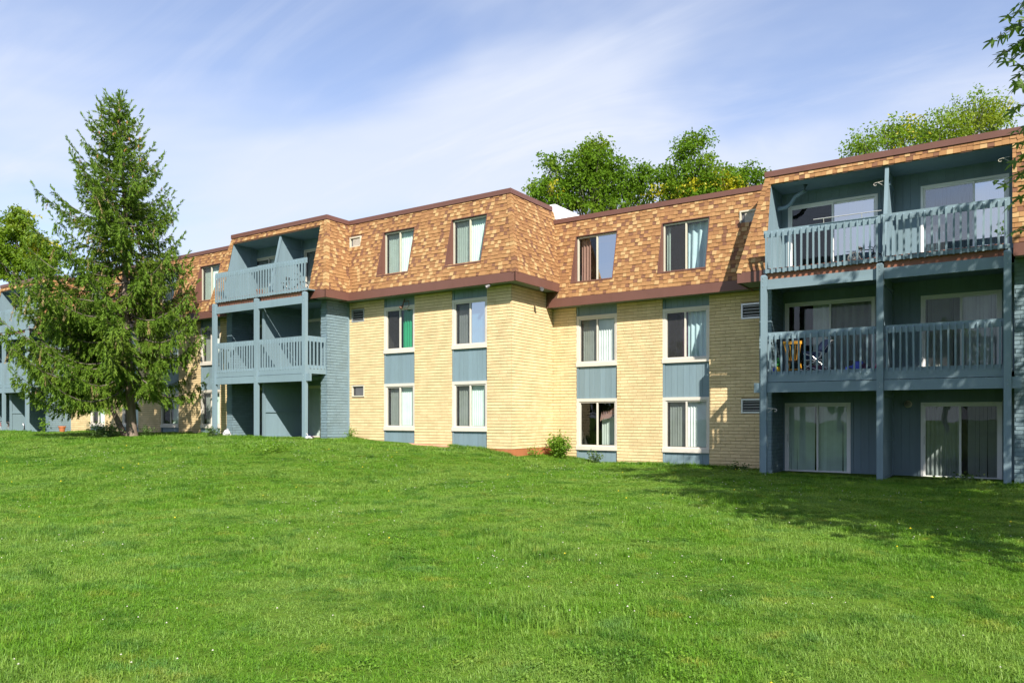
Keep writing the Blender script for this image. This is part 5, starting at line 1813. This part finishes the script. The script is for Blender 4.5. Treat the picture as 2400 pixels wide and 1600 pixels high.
plant('shrub', 'bushy bright green shrub in the inner corner of the yellow wall', 'shrub', -12.75, 21.85, 1.0, 1.0, 2200, 0.085, M_shrub, 41, 34)
plant('shrub', 'low green sprigs against the red footing', 'shrub', -13.15, 21.0, 0.75, 0.42, 200, 0.06, M_shrub, 42, 9)
plant('weed_plant', 'leafy weed growing before the blue panel under the window', 'plant', -11.55, 22.2, 0.7, 0.55, 260, 0.07, M_weed, 43, 9)
plant('weed_plant', 'thin tall weed against the yellow wall beside the blue brick pier', 'plant', -20.2, 19.55, 0.75, 0.62, 170, 0.065, M_shrub, 44, 8)
plant('shrub', 'small round green shrub beside the blue brick behind the spruce', 'shrub', -41.9, 19.0, 1.25, 0.95, 500, 0.11, M_shrub, 45, 16)
plant('weed_plant', 'leafy undergrowth around the foot of the spruce', 'plant', -29.9, 15.9, 2.3, 0.62, 520, 0.11, M_weed, 46, 22)
plant('weed_plant', 'green sprout on the shady side of the spruce trunk', 'plant', -28.75, 16.75, 0.9, 0.55, 180, 0.09, M_weed, 47, 9)
plant('weed_plant', 'dense weeds at the foot of the corner post beyond the spruce', 'plant', -25.75, 17.65, 1.3, 0.42, 300, 0.08, M_weed, 48, 14)
plant('ivy', 'yellow-green creeper climbing the brick corner behind the blue post', 'plant', -26.75, 19.6, 0.5, 3.0, 420, 0.09, M_limetree, 49, 10)
plant('weed_plant', 'dark low weed clump in the sunny grass', 'plant', -17.6, 14.0, 2.3, 0.16, 620, 0.07, M_shrub, 50, 40)
plant('weed_plant', 'grassy weeds growing along the patio edge by the glass door', 'plant', -1.0, 20.9, 1.3, 0.2, 200, 0.08, M_weed, 52, 14)
plant('weed_plant', 'weed at the foot of the brick beside the near balcony post', 'plant', -6.9, 22.2, 0.9, 0.25, 160, 0.08, M_weed, 53, 10)


# ------------------------------------------------------------------ grass
def grass_mat():
    m, nt, out = new_mat('grass blades')
    d = nt.nodes.new('ShaderNodeBsdfPrincipled'); d.inputs['Roughness'].default_value = 0.5; d.inputs['Specular IOR Level'].default_value = 0.25
    t = nt.nodes.new('ShaderNodeBsdfTranslucent'); mx = nt.nodes.new('ShaderNodeMixShader'); mx.inputs[0].default_value = 0.38
    r = rand_piece(nt)
    c = mixc(nt, r, (0.074, 0.192, 0.010), (0.168, 0.340, 0.030))
    c = mixc(nt, ramp(nt, noise(nt, 0.55, 4, None, 0.6), 0.45, 0.57, 0, 0.9), c, mixc(nt, r, (0.145, 0.275, 0.034), (0.245, 0.375, 0.078)))
    c = mixc(nt, ramp(nt, noise(nt, 1.7, 3, stretch(nt, (1, 1, 1)), 0.6), 0.56, 0.70, 0, 0.65), c, mixc(nt, r, (0.064, 0.185, 0.028), (0.150, 0.305, 0.095)))
    c = mixc(nt, ramp(nt, noise(nt, 2.9, 3, None, 0.6), 0.58, 0.72, 0, 0.6), c, mixc(nt, r, (0.25, 0.29, 0.03), (0.40, 0.38, 0.08)))
    c = mixc(nt, ramp(nt, noise(nt, 1.15, 5, None, 0.65), 0.52, 0.62, 0, 0.8), c, mixc(nt, r, (0.035, 0.125, 0.010), (0.080, 0.205, 0.02)))
    c = mixc(nt, ramp(nt, noise(nt, 7.0, 3, None, 0.6), 0.52, 0.68, 0, 0.55), c, mixc(nt, r, (0.18, 0.31, 0.04), (0.30, 0.41, 0.09)))
    nt.links.new(c, d.inputs['Base Color'])
    nt.links.new(mixc(nt, 1.0, c, (1.2, 1.15, 0.5), 'MULTIPLY'), t.inputs['Color'])
    nt.links.new(d.outputs[0], mx.inputs[1]); nt.links.new(t.outputs[0], mx.inputs[2]); nt.links.new(mx.outputs[0], out.inputs[0])
    return m


def blades(rng, n, radius, h0, h1, w, bend=0.5):
    a = rng.uniform(0, 6.28, n); r = radius * np.sqrt(rng.random(n))
    B = np.stack([r * np.cos(a), r * np.sin(a), np.zeros(n)], 1)
    az = rng.uniform(0, 6.28, n); h = rng.uniform(h0, h1, n); bd = rng.uniform(0.1, 1.0, n) * bend
    dirn = np.stack([np.cos(az), np.sin(az), np.zeros(n)], 1); sd = np.stack([-np.sin(az + rng.uniform(-.8, .8, n)), np.cos(az), np.zeros(n)], 1)
    ww = rng.uniform(0.7, 1.2, n)[:, None] * w
    M_ = B + dirn * (h * bd * 0.35)[:, None]; M_[:, 2] += h * 0.6
    T = B + dirn * (h * bd * 1.2)[:, None]; T[:, 2] += h * (1 - 0.35 * bd)
    V = np.stack([B - sd * ww, B + sd * ww, M_ + sd * ww * 0.8, M_ - sd * ww * 0.8, T], 1).reshape(-1, 3)
    i = np.arange(n)[:, None] * 5
    F = np.concatenate([i + [0, 1, 2], i + [0, 2, 3], i + [3, 2, 4]])
    return V, F


def grass():
    rng = np.random.default_rng(77)
    mat = grass_mat()
    src = bpy.data.collections.new('grass_sources')
    for k in range(8):
        if k < 6: V, F = blades(rng, 64, 0.13, 0.022, 0.055, 0.0027, 1.6)
        elif k == 6: V, F = blades(rng, 30, 0.08, 0.045, 0.11, 0.0032, 1.5)
        else:       # clover and broad leaves
            n = 70; a = rng.uniform(0, 6.28, n); r = 0.12 * np.sqrt(rng.random(n))
            C = np.stack([r * np.cos(a), r * np.sin(a), rng.uniform(0.02, 0.045, n)], 1)
            D = unit(n, rng); D[:, 2] = D[:, 2] * 0.3 + 0.1
            V, F4 = leaf_quads(C, D, np.cross(D, [0, 0, 1.0]) + 0.2 * unit(n, rng), rng.uniform(0.014, 0.028, n), rng.uniform(0.012, 0.02, n))
            F = np.concatenate([F4[:, [0, 1, 2]], F4[:, [0, 2, 3]]])
        o = bpy.data.objects.new('clump_%d' % k, np_mesh('clump_%d' % k, V, F, mat))
        src.objects.link(o)
    P = []

    def limit(x):
        y = np.where(x > XC, YC - 0.03, YB - 0.03)
        for b in BLK.values():
            y = np.where((x > b['x0'] - 0.05) & (x < b['x1'] + 0.05), b['yp'] + 0.1, y)
        return y
    for d0, d1, dens, sc in ((1.8, 4.2, 60, 1.0), (4.2, 7, 120, 0.92), (7, 10, 95, 1.0), (10, 15, 62, 1.15), (15, 22, 38, 1.4), (22, 34, 22, 1.8), (34, 62, 9, 2.4)):
        area = 0.86 * (d1 * d1 - d0 * d0); n = int(area * dens)
        d = np.sqrt(rng.uniform(d0 * d0, d1 * d1, n)); a = rng.uniform(-0.86, 0.86, n)
        x = (cs * a - sn) * d; y = (sn * a + cs) * d
        ok = (y < limit(x)) & (y > -8)
        ok &= ~((x > -19.9) & (x < -15.8) & (y > 19.42))
        x, y = x[ok], y[ok]
        P.append(np.stack([x, y, ground_z(x, y) - 0.004, np.full(len(x), sc)], 1))
    # unmown fringe along walls and posts
    x = rng.uniform(-50, 6, 5200); y = limit(x) - np.abs(rng.normal(0, 0.10, len(x)))
    ok = ~((x > -19.9) & (x < -15.8)) & (rng.random(len(x)) < 0.35 + 0.65 * (np.sin(x * 2.3) + np.sin(x * 5.1 + 1) > -0.2))
    x, y = x[ok], y[ok]
    nf = len(x)
    P.append(np.stack([x, y, ground_z(x, y) - 0.004, np.full(nf, 1.5)], 1))
    P = np.concatenate(P)
    n = len(P)
    me = bpy.data.meshes.new('grass'); me.vertices.add(n); me.vertices.foreach_set('co', P[:, :3].astype(np.float32).ravel())
    # patchy kind of clump
    px, py = P[:, 0], P[:, 1]
    f = np.sin(px * 1.7 + 2 * np.sin(py * 0.9)) + np.sin(py * 2.1 + 1.5 * np.sin(px * 1.1)) + rng.normal(0, 0.7, n)
    kind = rng.integers(0, 6, n); kind = np.where(f > 2.5, 7, kind); kind = np.where((f < -1.9) | (rng.random(n) < 0.02), 6, kind)
    kind[-nf:] = np.where(rng.random(nf) < 0.6, 6, kind[-nf:])
    tall = 1 + 0.4 * np.sin(px * 0.8 + 1.2 * np.sin(py * 1.3)) * np.sin(py * 1.05) + rng.normal(0, 0.12, n)
    for nm, ty, arr in (('idx', 'INT', kind.astype(np.int32)), ('rot', 'FLOAT', rng.uniform(0, 6.28, n).astype(np.float32)), ('scl', 'FLOAT', (P[:, 3] * rng.uniform(0.8, 1.2, n)).astype(np.float32)), ('tall', 'FLOAT', np.clip(tall, 0.5, 1.7).astype(np.float32) / np.sqrt(P[:, 3]).astype(np.float32))):
        at_ = me.attributes.new(nm, ty, 'POINT'); at_.data.foreach_set('value', arr)
    o = add('grass', me); me.materials.append(mat)
    ng = bpy.data.node_groups.new('grass_scatter', 'GeometryNodeTree')
    ng.interface.new_socket('Geometry', in_out='INPUT', socket_type='NodeSocketGeometry'); ng.interface.new_socket('Geometry', in_out='OUTPUT', socket_type='NodeSocketGeometry')
    N = ng.nodes; gi = N.new('NodeGroupInput'); go = N.new('NodeGroupOutput')
    ci = N.new('GeometryNodeCollectionInfo'); ci.inputs['Collection'].default_value = src; ci.inputs['Separate Children'].default_value = True; ci.inputs['Reset Children'].default_value = True
    ip = N.new('GeometryNodeInstanceOnPoints'); ip.inputs['Pick Instance'].default_value = True

    def attr(nm, ty):
        a = N.new('GeometryNodeInputNamedAttribute'); a.data_type = ty; a.inputs['Name'].default_value = nm
        return next(s for s in a.outputs if s.enabled)
    cx = N.new('ShaderNodeCombineXYZ'); ng.links.new(attr('rot', 'FLOAT'), cx.inputs[2])
    sx = N.new('ShaderNodeCombineXYZ'); s_ = attr('scl', 'FLOAT')
    mu = N.new('ShaderNodeMath'); mu.operation = 'MULTIPLY'; ng.links.new(s_, mu.inputs[0]); ng.links.new(attr('tall', 'FLOAT'), mu.inputs[1])
    ng.links.new(s_, sx.inputs[0]); ng.links.new(s_, sx.inputs[1]); ng.links.new(mu.outputs[0], sx.inputs[2])
    ng.links.new(gi.outputs[0], ip.inputs['Points']); ng.links.new(ci.outputs[0], ip.inputs['Instance']); ng.links.new(attr('idx', 'INT'), ip.inputs['Instance Index'])
    ng.links.new(cx.outputs[0], ip.inputs['Rotation']); ng.links.new(sx.outputs[0], ip.inputs['Scale'])
    ng.links.new(ip.outputs[0], go.inputs[0])
    md = o.modifiers.new('scatter', 'NODES'); md.node_group = ng
    tag(o, 'short patchy green grass covering the whole lawn', 'grass', kind='stuff')
    # clover heads and dandelions
    M_clov = leaf_mat('clover flower', (0.45, 0.44, 0.38), (0.6, 0.58, 0.52), None, 0.2)
    M_dand = leaf_mat('dandelion flower', (0.65, 0.52, 0.01), (0.75, 0.62, 0.03), None, 0.2)
    for nm, lab, m, n, r0, r1, thr in (('clover_flowers', 'tiny white clover flowers dotted through the lawn', M_clov, 650, 0.005, 0.009, 0.5), ('dandelions', 'scattered yellow dandelion flowers in the lawn', M_dand, 45, 0.009, 0.014, -9)):
        V = []; F = []; k = 0; c = 0
        while c < n:
            d = math.sqrt(rng.uniform(16, 620)); a = rng.uniform(-0.75, 0.75); x = (cs * a - sn) * d; y = (sn * a + cs) * d
            if y > float(limit(np.array([x]))[0]) - 0.3: continue
            if math.sin(x * 1.1 + 1.4 * math.sin(y * 0.7)) + math.sin(y * 1.3 + x * 0.3) + rng.normal(0, 0.6) < thr: continue
            r = rng.uniform(r0, r1) * (1 + d * 0.025); z = gz(x, y) + rng.uniform(0.035, 0.075)
            for vx, vy, vz in ((1, 0, 0), (0, 1, 0), (-1, 0, 0), (0, -1, 0), (0, 0, 1), (0, 0, -0.7)): V.append((x + vx * r, y + vy * r, z + vz * r * 0.9))
            for q in ((0, 1, 4), (1, 2, 4), (2, 3, 4), (3, 0, 4), (1, 0, 5), (2, 1, 5), (3, 2, 5), (0, 3, 5)): F.append(tuple(k + i for i in q))
            k += 6; c += 1
        o = add(nm, np_mesh(nm, V, F, m)); tag(o, lab, 'flowers', kind='stuff')


grass()
